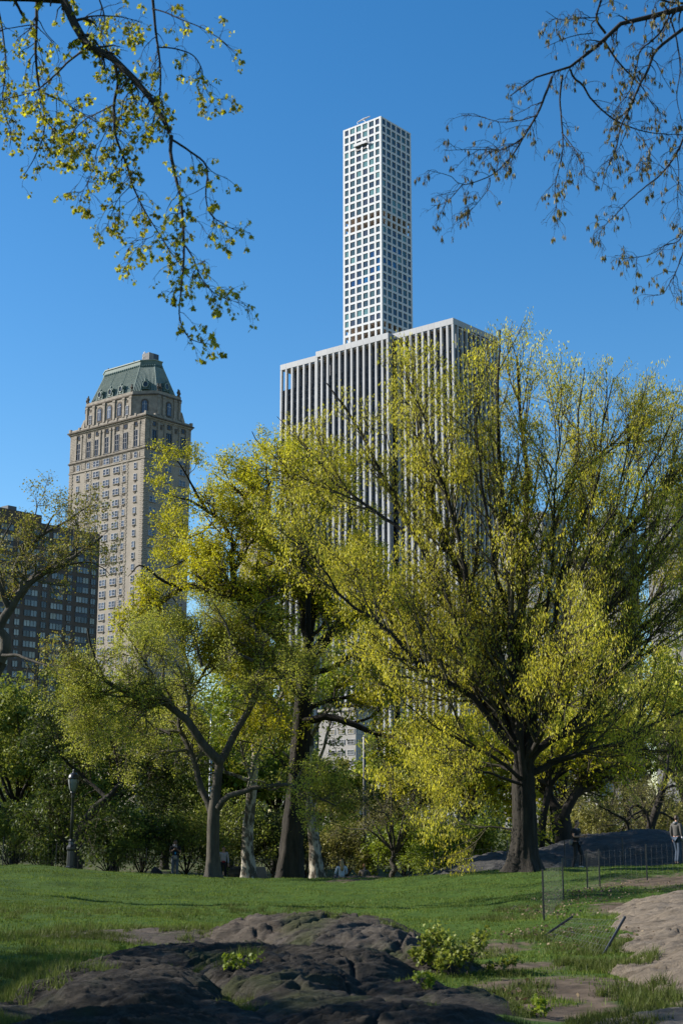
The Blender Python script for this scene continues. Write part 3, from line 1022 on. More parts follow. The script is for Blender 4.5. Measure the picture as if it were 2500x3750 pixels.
run((0, 0), (0, 33.4), 10, True, True, False)
run((-2.8, 33.4), (-2.8, 76), 12, True)
run((1.4, 76), (1.4, YL), 7, True, False, True)
run((0, 0), (34.4, 0), 10, False, False, True)
run((-2.8, 33.4), (0, 33.4), 1, False, True, True)

# ---- stone hotel with copper mansard
HZ = EYE
ht = tag(empty('hotel', (-68.2, 487.4, 0), RZ), 'tall tan stone hotel with green copper mansard roof', 'hotel')
X0, Y0, X1, Y1 = 0.8, 0.8, 22.5, 41.3     # x = along right face, y = along left face


def hb(x0, x1, y0, y1, z0, z1, name, m_, parent=ht):
    return MB().box(x0, x1, y0, y1, z0 + HZ, z1 + HZ).build(name, m_, parent)


hb(X0, X1, Y0, Y1, -3, 123.3, 'shaft_wall', M['brick_tan'])
hb(X0 - 0.05, X1 + 0.05, Y0 - 0.05, Y1 + 0.05, 123.3, 137.6, 'upper_wall', M['limestone'])


def ring(z0, z1, out, name, m_, x0=X0, x1=X1, y0=Y0, y1=Y1):
    return hb(x0 - out, x1 + out, y0 - out, y1 + out, z0, z1, name, m_)


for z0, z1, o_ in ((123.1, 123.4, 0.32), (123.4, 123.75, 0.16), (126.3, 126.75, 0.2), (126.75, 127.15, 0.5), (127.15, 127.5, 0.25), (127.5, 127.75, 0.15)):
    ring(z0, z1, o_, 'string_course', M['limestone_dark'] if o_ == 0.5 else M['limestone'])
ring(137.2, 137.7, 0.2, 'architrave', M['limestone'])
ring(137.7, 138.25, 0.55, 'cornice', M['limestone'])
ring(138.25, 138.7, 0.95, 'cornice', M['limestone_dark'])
# balustrade blocks
bal = MB()
bal.box(X0 - 0.35, X1 + 0.35, Y0 - 0.35, Y0 + 0.1, 138.7 + HZ, 139.5 + HZ)
bal.box(X0 - 0.35, X0 + 0.1, Y0 + 0.1, Y1 + 0.35, 138.7 + HZ, 139.5 + HZ)
bal.box(X0 + 0.1, X1 + 0.35, Y1 - 0.1, Y1 + 0.35, 138.7 + HZ, 139.5 + HZ)
bal.box(X1 - 0.1, X1 + 0.35, Y0 + 0.1, Y1 - 0.1, 138.7 + HZ, 139.5 + HZ)
bal.build('balustrade', M['limestone'], ht)
bp_ = MB().box(-0.45, 0.45, -0.45, 0.45, 0, 1.35).mesh('balustrade_pier', M['limestone'])
for y_ in np.linspace(Y0, Y1, 9):
    inst('balustrade_pier', bp_, ht, (X0 - 0.1, y_, 138.72 + HZ))
for x_ in np.linspace(X0, X1, 6)[1:]:
    inst('balustrade_pier', bp_, ht, (x_, Y0 - 0.1, 138.72 + HZ))
# rusticated quoin strips: stacked stone blocks
qb = MB().box(-1.0, 1.0, -0.18, 0.0, 0.03, 0.62)
qm = qb.mesh('quoin', M['limestone'])
qs = MB().box(-0.72, 0.72, -0.14, 0.0, 0.03, 0.62).mesh('quoin', M['limestone'])
UW = [36.4, 30.8, 26.4, 20.9, 15.5, 11.2, 5.5]
quo = MB()
nq = 0
for k in range(190):
    z_ = 122.4 - 0.68 * k
    if z_ < 30:
        break
    for y_ in (Y0 + 1.0, Y1 - 1.0):
        for rz, loc in ((LEFT, (X0, y_, z_ + HZ)),):
            inst('quoin', qm if k % 2 else qs, ht, loc, rz)
            nq += 1
    inst('quoin', qm if k % 2 else qs, ht, (X0 + 1.0, Y0, z_ + HZ), RIGHT)
    if k % 1 == 0 and z_ > 48:
        wds = 2.0 if k % 2 else 1.75
        quo.box(X0 - 0.12, X0, 30.8 - wds, 30.8 - 0.8, z_ + HZ + 0.03, z_ + HZ + 0.62)
        quo.box(X0 - 0.12, X0, 30.8 + 0.8, 30.8 + wds, z_ + HZ + 0.03, z_ + HZ + 0.62)
        quo.box(X0 - 0.12, X0, 11.2 - wds, 11.2 - 0.8, z_ + HZ + 0.03, z_ + HZ + 0.62)
        quo.box(X0 - 0.12, X0, 11.2 + 0.8, 11.2 + wds, z_ + HZ + 0.03, z_ + HZ + 0.62)
o_ = quo.build('rusticated_strip', M['limestone'], ht)
tag(o_, kind='stuff')
# upper rustication
up = MB()
for k in range(16):
    z_ = 127.9 + 0.6 * k
    for yc, hw in ((39.6, 1.5), (33.3, 0.9), (28.8, 0.8), (13.3, 0.8), (8.6, 0.9), (2.2, 1.3)):
        up.box(X0 - 0.2, X0 - 0.06, yc - hw, yc + hw, z_ + HZ + 0.04, z_ + HZ + 0.56)
for k in range(4):
    z_ = 123.9 + 0.6 * k
    for yc, hw in ((33.3, 0.9), (28.8, 0.8), (13.3, 0.8), (8.9, 0.7), (1.9, 1.0), (40.0, 1.0)):
        up.box(X0 - 0.2, X0 - 0.06, yc - hw, yc + hw, z_ + HZ + 0.04, z_ + HZ + 0.56)
for k in range(16):
    z_ = 127.9 + 0.6 * k
    for xc, hw in ((2.0, 1.1), (21.6, 0.9)):
        up.box(xc - hw, xc + hw, Y0 - 0.2, Y0 - 0.06, z_ + HZ + 0.04, z_ + HZ + 0.56)
tag(up.build('rusticated_strip', M['limestone'], ht), kind='stuff')
# pilasters of the tall upper storeys
pl_ = MB().box(-0.42, 0.42, -0.32, 0.0, 0, 9.2)
pl_.box(-0.6, 0.6, -0.42, 0.0, 8.3, 9.2)
plm = pl_.mesh('pilaster', M['limestone'])
for yc in (37.9, 34.9, 24.7, 22.6, 19.2, 17.2, 7.1, 3.9):
    inst('pilaster', plm, ht, (X0 - 0.06, yc, 127.8 + HZ), LEFT)
for xc in (3.2, 6.6, 9.8, 13.6, 16.8, 20.3):
    inst('pilaster', plm, ht, (xc, Y0 - 0.06, 127.8 + HZ), RIGHT)
# windows
M['hall_glass'] = glass_mat('hall_glass', [(0.02, 0.02, 0.025), (0.03, 0.032, 0.04), (0.015, 0.015, 0.02)])
single = win_mesh('window', 1.45, 2.15, M['sash'], M['old_glass'], 0.09, 0.3, (), (0.0,), 0.1)
tall = win_mesh('window', 2.2, 6.2, M['dark_metal'], M['hall_glass'], 0.16, 0.4, (0.0,), (-0.6, 0.9), 0.16)
small = win_mesh('window', 1.5, 1.7, M['limestone_dark'], M['old_glass'], 0.14, 0.35, (0.0,), (), 0.07)
sill = MB().box(-0.85, 0.85, -0.3, 0.0, -0.2, 0.0).mesh('sill', M['limestone'])
acu = MB().box(-0.4, 0.4, -0.14, 0.0, -0.75, -0.32).mesh('vent', M['limestone_dark'])


def put(me_, lit, c_, z_, dep=-0.05, name='window'):
    loc = (X0 + dep, c_, z_ + HZ) if lit else (c_, Y0 + dep, z_ + HZ)
    return inst(name, me_, ht, loc, LEFT if lit else RIGHT)


for r in range(20):
    z_ = 121.1 - 4.0 * r
    for i, u_ in enumerate(UW):
        if u_ > 24 and r > 16:
            continue
        offs = (-0.82, 0.82) if i in (2, 3, 4) else (0,)
        for o2 in offs:
            wn = put(single, True, u_ + o2, z_)
            s_ = inst('sill', sill, wn, (0, -0.02, -1.08))
            if o2 <= 0 and (r + i) % 3:
                inst('vent', acu, wn, (0.4 if offs != (0,) else 0, -0.02, -1.15))
    for x_ in (4.8, 11.7, 18.8):
        for o2 in (-0.82, 0.82):
            wn = put(single, False, x_ + o2, z_)
            inst('sill', sill, wn, (0, -0.02, -1.08))
for i, u_ in enumerate(UW):
    put(tall, True, u_, 130.9, -0.1)
    put(small, True, u_, 136.2, -0.1)
    offs = (-0.82, 0.82) if i in (2, 3, 4) else (0,)
    for o2 in offs:
        put(single, True, u_ + o2, 124.95, -0.1)
for x_ in (4.6, 11.7, 18.6):
    put(tall, False, x_, 130.9, -0.1)
    put(small, False, x_, 136.2, -0.1)
    for o2 in (-0.82, 0.82):
        put(single, False, x_ + o2, 124.95, -0.1)
pnl = MB().box(-0.5, 0.5, -0.1, 0.0, -0.9, 0.9).mesh('relief_panel', M['limestone_dark'])
for y_ in (38.6, 34.2, 23.6, 18.2, 7.9, 3.2):
    put(pnl, True, y_, 124.95, -0.06, 'relief_panel')
for x_ in (8.2, 15.2):
    put(pnl, False, x_, 135.6, -0.08, 'relief_panel')

# set-back storey with cut corners
A_ = [(2, 9.5), (2, 34.6), (7, 42.0 - 1.2), (18.4, 40.8), (22, 34.6), (22, 9.5), (18.4, 2), (7, 2)][::-1]
MB().prism(A_, 138.7 + HZ, 147.6 + HZ).build('setback_storey', M['limestone'], ht)
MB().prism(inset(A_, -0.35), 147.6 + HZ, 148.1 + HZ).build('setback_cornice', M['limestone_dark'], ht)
MB().prism(inset(A_, -0.05), 148.1 + HZ, 149.2 + HZ).build('setback_parapet', M['limestone'], ht)
MB().prism(inset(A_, -0.15), 138.75 + HZ, 140.2 + HZ).build('setback_plinth', M['limestone'], ht)
arch = MB()


def arched(mb, w_, h_, d0, d1, mi):
    pts = [(-w_ / 2, -h_ / 2), (w_ / 2, -h_ / 2)]
    for q in range(9):
        a = math.pi * q / 8
        pts.append((w_ / 2 * math.cos(a), h_ / 2 - w_ / 2 + w_ / 2 * math.sin(a)))
    n = len(pts)
    vs = [(x, d0, z) for x, z in pts] + [(x, d1, z) for x, z in pts]
    fs = [(i, (i + 1) % n, n + (i + 1) % n, n + i) for i in range(n)] + [tuple(range(n)), tuple(range(2 * n - 1, n - 1, -1))]
    mb.add(vs, fs, mi)


arched(arch, 2.7, 6.0, -0.12, 0.2, 0)
arched(arch, 1.9, 4.6, -0.2, 0.1, 1)
arch.box(-0.06, 0.06, -0.26, -0.2, -2.2, 2.0, 2)
arch.box(-0.9, 0.9, -0.26, -0.2, 0.9, 1.02, 2)
archm = arch.mesh('arched_window', [M['limestone_dark'], M['old_glass'], M['sash']])
for y_ in (27.0, 21.7, 16.2):
    inst('arched_window', archm, ht, (2.0, y_, 143.6 + HZ), LEFT)
inst('arched_window', archm, ht, (12.6, 2.0, 143.3 + HZ), RIGHT)
ca = math.atan2(7.5, -5.0)
inst('arched_window', archm, ht, (4.5, 5.75, 143.3 + HZ), math.atan2(-7.5, 5.0))
for y_ in (32.1, 12.2):
    inst('window', win_mesh('window', 1.4, 3.4, M['sash'], M['old_glass'], 0.1, 0.3, (0,), (0.2,)), ht, (1.94, y_, 142.6 + HZ), LEFT)
    inst('relief_panel', pnl, ht, (2.0, y_, 146.0 + HZ), LEFT, (0.8, 1, 0.5))
sp_ = MB().box(-0.5, 0.5, -0.4, 0.0, 0, 7.2)
sp_.box(-0.7, 0.7, -0.5, 0, 6.5, 7.2)
spm = sp_.mesh('pilaster', M['limestone'])
for y_ in (34.0, 30.0, 24.4, 19.0, 13.9, 10.2):
    inst('pilaster', spm, ht, (2.0, y_, 140.25 + HZ), LEFT)
for x_ in (7.6, 9.9, 15.4, 17.7):
    inst('pilaster', spm, ht, (x_, 2.0, 140.25 + HZ), RIGHT)
# scroll buttresses at the ends
for y_ in (36.2,):
    MB().prism([(1.2, 34.6), (1.2, 37.6), (3.0, 38.2), (3.0, 34.6)][::-1], 138.7 + HZ, 143.0 + HZ, top=[(1.6, 34.6), (1.6, 35.2), (3.0, 35.6), (3.0, 34.6)][::-1]).build('scroll_buttress', M['limestone'], ht)
MB().prism([(18.4, 1.5), (20.8, 1.5), (20.8, 3), (18.4, 3)], 138.7 + HZ, 143.5 + HZ, top=[(18.4, 1.7), (18.9, 1.7), (18.9, 3), (18.4, 3)]).build('scroll_buttress', M['limestone'], ht)
# mansard
B0 = [(3, 10.6), (3, 33.4), (7.6, 39.2), (16.6, 39.2), (21, 33.4), (21, 10.6), (16.6, 3), (7.6, 3)][::-1]
B1 = [(8, 12.5), (8, 31.4), (10.6, 35.6), (14.2, 35.6), (16.6, 31.4), (16.6, 12.5), (14.2, 8), (10.6, 8)][::-1]
roof = MB().prism(B0, 149.0 + HZ, 161.2 + HZ, top=B1).build('mansard_roof', M['copper'], ht)
MB().prism(inset(B1, -0.35), 160.9 + HZ, 161.25 + HZ).build('roof_moulding', M['copper_dark'], roof)
MB().prism(inset(B1, -0.15), 161.25 + HZ, 162.5 + HZ).build('roof_cap', M['copper'], roof)
MB().prism(inset(B1, -0.4), 162.5 + HZ, 162.85 + HZ).build('roof_coping', M['copper_light'], roof)


def on_slope(p0, p1, q0, q1, s, t_, out=0.0):
    a = np.array([*p0, 149.0]) * (1 - s) + np.array([*p1, 149.0]) * s
    c_ = np.array([*q0, 161.2]) * (1 - s) + np.array([*q1, 161.2]) * s
    e1 = np.array([*p1, 149.0]) - np.array([*p0, 149.0])
    nn = np.cross(e1, np.array([*q0, 161.2]) - np.array([*p0, 149.0]))
    nn /= np.linalg.norm(nn)
    return a + (c_ - a) * t_ + nn * out


nB = len(B0)
for i in range(nB):
    p0, p1, q0, q1 = B0[i], B0[(i + 1) % nB], B1[i], B1[(i + 1) % nB]
    mid = (np.array(p0) + np.array(p1)) / 2
    if mid[0] > 17 or mid[1] > 36:
        continue
    L_ = np.linalg.norm(np.array(p1) - np.array(p0))
    nr = int(L_ / 0.62)
    sgn = 1 if on_slope(p0, p1, q0, q1, 0.5, 0.5, 1)[2] > on_slope(p0, p1, q0, q1, 0.5, 0.5, 0)[2] else -1
    for k in range(nr + 1):
        s = k / nr
        big = k in (0, nr) or (L_ > 20 and k in (nr // 3, 2 * nr // 3))
        rr = 0.22 if big else 0.15
        rb = MB().tube([on_slope(p0, p1, q0, q1, s, 0.01, sgn * 0.04) + [0, 0, HZ], on_slope(p0, p1, q0, q1, s, 0.985, sgn * 0.04) + [0, 0, HZ]], rr, 5)
        rb.build('roof_rib', M['copper_dark'] if (big and k not in (0, nr)) else M['copper_light'], roof)
    # scalloped crest under the cap
    for k in range(0, nr, 2):
        c_ = on_slope(p0, p1, q0, q1, (k + 0.5) / nr, 0.93, sgn * 0.15)
        MB().lathe([(0.05, -0.55), (0.32, -0.3), (0.36, 0.1), (0.2, 0.5)], 6, tuple(c_ + [0, 0, HZ])).build('crest', M['copper_dark'], roof)


def dormer(c_, rz):
    d_ = empty('dormer', c_, rz)
    d_.scale = (1.35, 1.2, 1.35)
    d_.parent = roof
    q = MB()
    q.box(-0.95, 0.95, -0.5, 2.0, -1.3, 0.9)
    arched(q, 1.9, 2.0, -0.5, 1.6, 0)
    q.box(-1.15, -0.9, -0.6, 0.5, -1.6, -0.3)
    q.box(0.9, 1.15, -0.6, 0.5, -1.6, -0.3)
    q.lathe([(0.3, 0.9), (0.42, 1.25), (0.2, 1.6), (0.05, 1.9)], 6, (0, -0.2, 0))
    q.build('dormer_body', M['copper_dark'], d_)
    q = MB()
    q.tube([(0.7 * math.cos(a), -0.62, 0.85 * math.sin(a)) for a in np.linspace(0, 2 * math.pi, 17)], 0.14, 5)
    q.build('round_frame', M['copper_light'], d_)
    q = MB()
    vs = [(0.66 * math.cos(a), -0.55, 0.8 * math.sin(a)) for a in np.linspace(0, 2 * math.pi, 16, endpoint=False)]
    q.add(vs, [tuple(range(16))])
    q.build('pane', M['strip_glass'], d_)


for y_ in (28.2, 22.6, 16.9):
    dormer((3.4, y_, 151.6 + HZ), LEFT)
dormer((12.1, 3.4, 151.9 + HZ), RIGHT)
dormer((5.6, 6.6, 151.9 + HZ), math.atan2(-7.5, 5.0))
# urns on the set-back parapet
urn = MB().lathe([(0.42, 0), (0.42, 0.5), (0.2, 0.7), (0.5, 1.2), (0.55, 1.7), (0.22, 2.2), (0.3, 2.5), (0.12, 2.9)], 8).mesh('urn', M['limestone_dark'])
for p in ((2.2, 33.8), (3.4, 35.9), (2.2, 10.2), (7.4, 2.2), (8.6, 2.2), (17.2, 2.2), (18.4, 2.9)):
    inst('urn', urn, ht, (*p, 149.2 + HZ))
# lift housing and roof clutter
q = MB()
for k in range(4):
    q.box(9.2, 11.4, 9.4 + k * 0.95, 10.3 + k * 0.95, 162.85 + HZ, 165.6 + HZ - 0.1 * (k % 2))
q.build('lift_housing', M['grey_wall'], roof)
MB().box(11.4, 14.0, 9.5, 13.0, 162.85 + HZ, 165.7 + HZ).build('lift_housing', M['dark_metal'], roof)
for y_ in (16.5, 30.6):
    MB().tube([(8.4, y_, 162.8 + HZ), (8.4, y_, 163.6 + HZ)], 0.22, 6).build('vent_pipe', M['dark_metal'], roof)
# steam from the roof
sm = bpy.data.materials.new('steam')
sm.use_nodes = True
sm.node_tree.nodes.clear()
so = sm.node_tree.nodes.new('ShaderNodeOutputMaterial')
sv = sm.node_tree.nodes.new('ShaderNodeVolumePrincipled')
sv.inputs['Color'].default_value = (1, 1, 1, 1)
sv.inputs['Density'].default_value = 2.2
sm.node_tree.links.new(sv.outputs[0], so.inputs['Volume'])
q = MB().lathe([(0.15, 0), (0.5, 0.5), (0.75, 1.2), (0.5, 2.0), (0.6, 2.6), (0.4, 3.3), (0.1, 3.7)], 10)
stm = q.build('steam', sm, None, smooth=True)
stm.location = Vector((-68.2, 487.4, 162.9 + HZ)) + Matrix.Rotation(RZ, 3, 'Z') @ Vector((9.6, 12.4, 0))
tag(stm, 'small white puff of steam rising from the hotel roof', 'steam', kind='stuff')

# ---- brown brick apartment block, shaded face
ap = tag(empty('apartment_block', (-80.6, 381.2, 0), RZ), 'dark brown brick apartment block with wide strip windows beside the hotel', 'apartment building')
MB().box(-32, 20.6, 0, 26, 0, 78 + EYE).build('wall', M['brick_brown'], ap)
MB().box(-32, 0.1, -0.03, 14, 78 + EYE, 80.1 + EYE).build('penthouse_wall', M['brick_brown'], ap)
MB().box(-9.6, -6.8, 2, 5, 80.1 + EYE, 81.6 + EYE).build('roof_vent', M['dark_metal'], ap)
wide = win_mesh('window', 4.3, 1.68, M['dark_metal'], M['apt_glass'], 0.1, 0.24, (-1.03, 0, 1.03), (), 0.09)
narrow = win_mesh('window', 1.8, 1.68, M['dark_metal'], M['apt_glass'], 0.1, 0.24, (0,), (), 0.09)
half = win_mesh('window', 2.15, 1.68, M['dark_metal'], M['apt_glass'], 0.09, 0.24, (0,), (), 0.09)
pan = MB().box(-2.15, 2.15, -0.06, 0.1, -0.53, 0.53).mesh('dark_panel', M['spandrel'])
acm = MB().box(-0.5, 0.5, -0.08, 0.05, -0.22, 0.22).mesh('vent', M['dark_metal'])
for r in range(26):
    z_ = 58.8 + 2.737 * 6 - 2.737 * r + EYE
    if z_ < 3:
        break
    for k, (a_, b_) in enumerate(((-29.0, 0), (-24.6, 1), (-20.4, 0), (-15.6, 1), (-11.0, 0), (-6.6, 1), (-2.3, 0), (2.0, 1), (6.3, 0), (10.5, 1), (14.9, 0), (18.75, 1))):
        if b_:
            inst('window', narrow, ap, (a_, -0.05, z_), RIGHT)
            inst('vent', acm, ap, (a_, 0.0, z_ - 1.2), RIGHT)
        else:
            inst('window', half, ap, (a_ - 1.075, -0.05, z_), RIGHT)
            inst('window', half, ap, (a_ + 1.075, -0.05, z_), RIGHT)
            if (r + (k // 2)) % 3 == 0:
                inst('dark_panel', pan, ap, (a_, 0.04, z_ - 1.37), RIGHT)


# ---- further buildings glimpsed between the branches
def block(name, label, px, py, d, wl, wr, mt, fl=3.4, bay=3.6, wsz=(1.7, 1.7), gl='old_glass', roofmat=None, rows=30, cat='building'):
    p = at(px, py, d)
    e_ = tag(empty(name, (p[0], p[1], 0), RZ), label, cat)
    h = p[2]
    MB().box(0, wr, 0, wl, 0, h).build('wall', mt, e_)
    MB().box(-0.3, wr + 0.3, -0.3, wl + 0.3, h - 0.02, h + 0.7).build('cornice', mt, e_)
    wm_ = win_mesh('window', wsz[0], wsz[1], M['sash'], M[gl], 0.1, 0.24, (0,), (0,), 0.07)
    for r in range(rows):
        z_ = h - 3.0 - fl * r
        if z_ < 3:
            break
        for k in range(int(wl // bay)):
            inst('window', wm_, e_, (-0.05, bay * (k + 0.5), z_), LEFT)
        for k in range(int(wr // bay)):
            inst('window', wm_, e_, (bay * (k + 0.5), -0.05, z_), RIGHT)
    if roofmat:
        MB().prism([(-0.3, -0.3), (wr + 0.3, -0.3), (wr + 0.3, wl + 0.3), (-0.3, wl + 0.3)], h + 0.7, h + 9,
                   top=[(wr * 0.4, wl * 0.3), (wr * 0.6, wl * 0.3), (wr * 0.6, wl * 0.7), (wr * 0.4, wl * 0.7)]).build('roof', roofmat, e_)
    return e_


block('apartment_tower', 'beige apartment tower half hidden between the hotel and the office tower', 945, 1790, 640, 11, 9, M['beige_wall'], 3.5, 3.4, rows=26)
block('apartment_house', 'pale low building seen under the centre oak branches', 1302, 2600, 420, 14, 8, M['white_wall'], 3.0, 3.6, (2.6, 1.5), 'apt_glass', rows=9)
block('office_building', 'grey building with dark windows behind the big oak crown', 1985, 1880, 520, 20, 16, M['grey_wall'], 3.6, 3.3, (2.4, 2.0), 'tower_glass', rows=22)
block('stone_building', 'pale stone building with balconies behind the big oak crown', 2165, 2010, 420, 9, 8, M['white_wall'], 3.6, 3.0, (1.5, 2.2), rows=12)
block('gabled_building', 'grey building with green hipped roof behind the big oak', 2265, 1930, 560, 14, 14, M['grey_wall'], 3.6, 3.4, (1.6, 2.0), roofmat=M['copper'], rows=18)
block('corner_building', 'grey building at the right edge behind the oak crown', 2470, 1800, 500, 12, 14, M['grey_wall'], 3.5, 3.4, rows=22)

# ------------------------------------------------------------------ trees
UP = np.array([0, 0, 1.0])


def nrm(v):
    return v / (np.linalg.norm(v, axis=-1, keepdims=True) + 1e-9)


def resample(P, n):
    """Catmull-Rom through the points P, n samples evenly by length"""
    P = np.asarray(P, float)
    if len(P) == 2:
        return P[0] + (P[1] - P[0]) * np.linspace(0, 1, n)[:, None]
    Q = np.vstack([2 * P[0] - P[1], P, 2 * P[-1] - P[-2]])
    out = []
    for i in range(1, len(Q) - 2):
        t_ = np.linspace(0, 1, 12, endpoint=False)[:, None]
        p0, p1, p2, p3 = Q[i - 1], Q[i], Q[i + 1], Q[i + 2]
        out.append(0.5 * (2 * p1 + (p2 - p0) * t_ + (2 * p0 - 5 * p1 + 4 * p2 - p3) * t_ ** 2 + (3 * p1 - p0 - 3 * p2 + p3) * t_ ** 3))
    out = np.vstack(out + [P[-1:]])
    s = np.concatenate([[0], np.cumsum(np.linalg.norm(np.diff(out, axis=0), axis=1))])
    u = np.linspace(0, s[-1], n)
    return np.stack([np.interp(u, s, out[:, k]) for k in range(3)], 1)


def tubes(P, R, k):
    """P (N,n,3), R (N,n): vertices and quads of N tapering tubes"""
    N, n, _ = P.shape
    T = nrm(np.gradient(P, axis=1))
    ref = np.where(np.abs(T[:, :1, 2:3]) > 0.8, np.array([1.0, 0.2, 0]), UP)
    a = nrm(np.cross(T, np.broadcast_to(ref, T.shape)))
    b_ = np.cross(T, a)
    q = 2 * np.pi * np.arange(k) / k
    V = P[:, :, None] + R[:, :, None, None] * (np.cos(q)[:, None] * a[:, :, None] + np.sin(q)[:, None] * b_[:, :, None])
    base = (np.arange(N)[:, None, None] * n + np.arange(n - 1)[None, :, None]) * k
    kk = np.arange(k)[None, None]
    k2 = (kk + 1) % k
    F = np.stack([base + kk, base + k2, base + k + k2, base + k + kk], -1)
    return V.reshape(-1, 3), F.reshape(-1, 4)


def spawn(P, R, count, rng, length, ang, up=0.1, t0=0.25, t1=1.0, n=6, wob=0.18, rr=0.5, rmin=0.004, flat=0.0, droop=0.0, lenexp=0.6, r_end=0.35):
    """grow `count` children from the branches P; returns (count,n,3), (count,n)"""
    N, m, _ = P.shape
    L = np.linalg.norm(np.diff(P, axis=1), axis=2).sum(1)
    pi = rng.choice(N, count, p=L / L.sum())
    t_ = t0 + (t1 - t0) * rng.random(count) ** 0.85
    f = t_ * (m - 1)
    i = np.minimum(f.astype(int), m - 2)
    w_ = (f - i)[:, None]
    p = P[pi, i] * (1 - w_) + P[pi, i + 1] * w_
    r = R[pi, i] * (1 - w_[:, 0]) + R[pi, i + 1] * w_[:, 0]
    T = nrm(P[pi, i + 1] - P[pi, i])
    rnd = rng.normal(0, 1, (count, 3))
    side = nrm(rnd - T * (rnd * T).sum(1, keepdims=True))
    a = np.radians(rng.uniform(ang[0], ang[1], count))[:, None]
    d = nrm(np.cos(a) * T + np.sin(a) * side)
    ln = rng.uniform(length[0], length[1], count) * (1.15 - lenexp * t_)
    st = (ln / (n - 1))[:, None]
    out = np.empty((count, n, 3))
    out[:, 0] = p
    for j in range(1, n):
        d = nrm(d + rng.normal(0, wob, (count, 3)) + np.array([0, 0, up - droop * j / n]))
        out[:, j] = out[:, j - 1] + d * st
    r0 = np.maximum(np.minimum(r * 0.85, np.maximum(r * rr, ln * 0.011)), rmin)
    Rr = r0[:, None] * np.linspace(1, r_end, n)[None]
    return out, np.maximum(Rr, rmin * 0.6)


def leaves(P, per, rng, size, hang=0.3, wr=0.45, spread=0.06, t0=0.2, cluster=0):
    """leaf-shaped quads along twigs P; hang = how much they droop"""
    N, n, _ = P.shape
    c = N * per
    pi = np.repeat(np.arange(N), per)
    t_ = t0 + (1 - t0) * rng.random(c) ** 0.7
    f = t_ * (n - 1)
    i = np.minimum(f.astype(int), n - 2)
    w_ = (f - i)[:, None]
    p = P[pi, i] * (1 - w_) + P[pi, i + 1] * w_ + rng.normal(0, spread, (c, 3))
    a = rng.normal(0, 1, (c, 3))
    a = nrm(nrm(a) * (1 - hang) + np.array([0, 0, -1.0]) * hang)
    s = nrm(np.cross(a, rng.normal(0, 1, (c, 3))))
    nn = np.cross(a, s)
    L = (rng.uniform(size[0], size[1], c))[:, None]
    W = L * wr * rng.uniform(0.7, 1.3, (c, 1))
    V = np.stack([p, p + a * L * 0.45 + s * W / 2 + nn * W * 0.15, p + a * L, p + a * L * 0.45 - s * W / 2 + nn * W * 0.15], 1)
    return V.reshape(-1, 3), np.arange(4 * c).reshape(-1, 4)


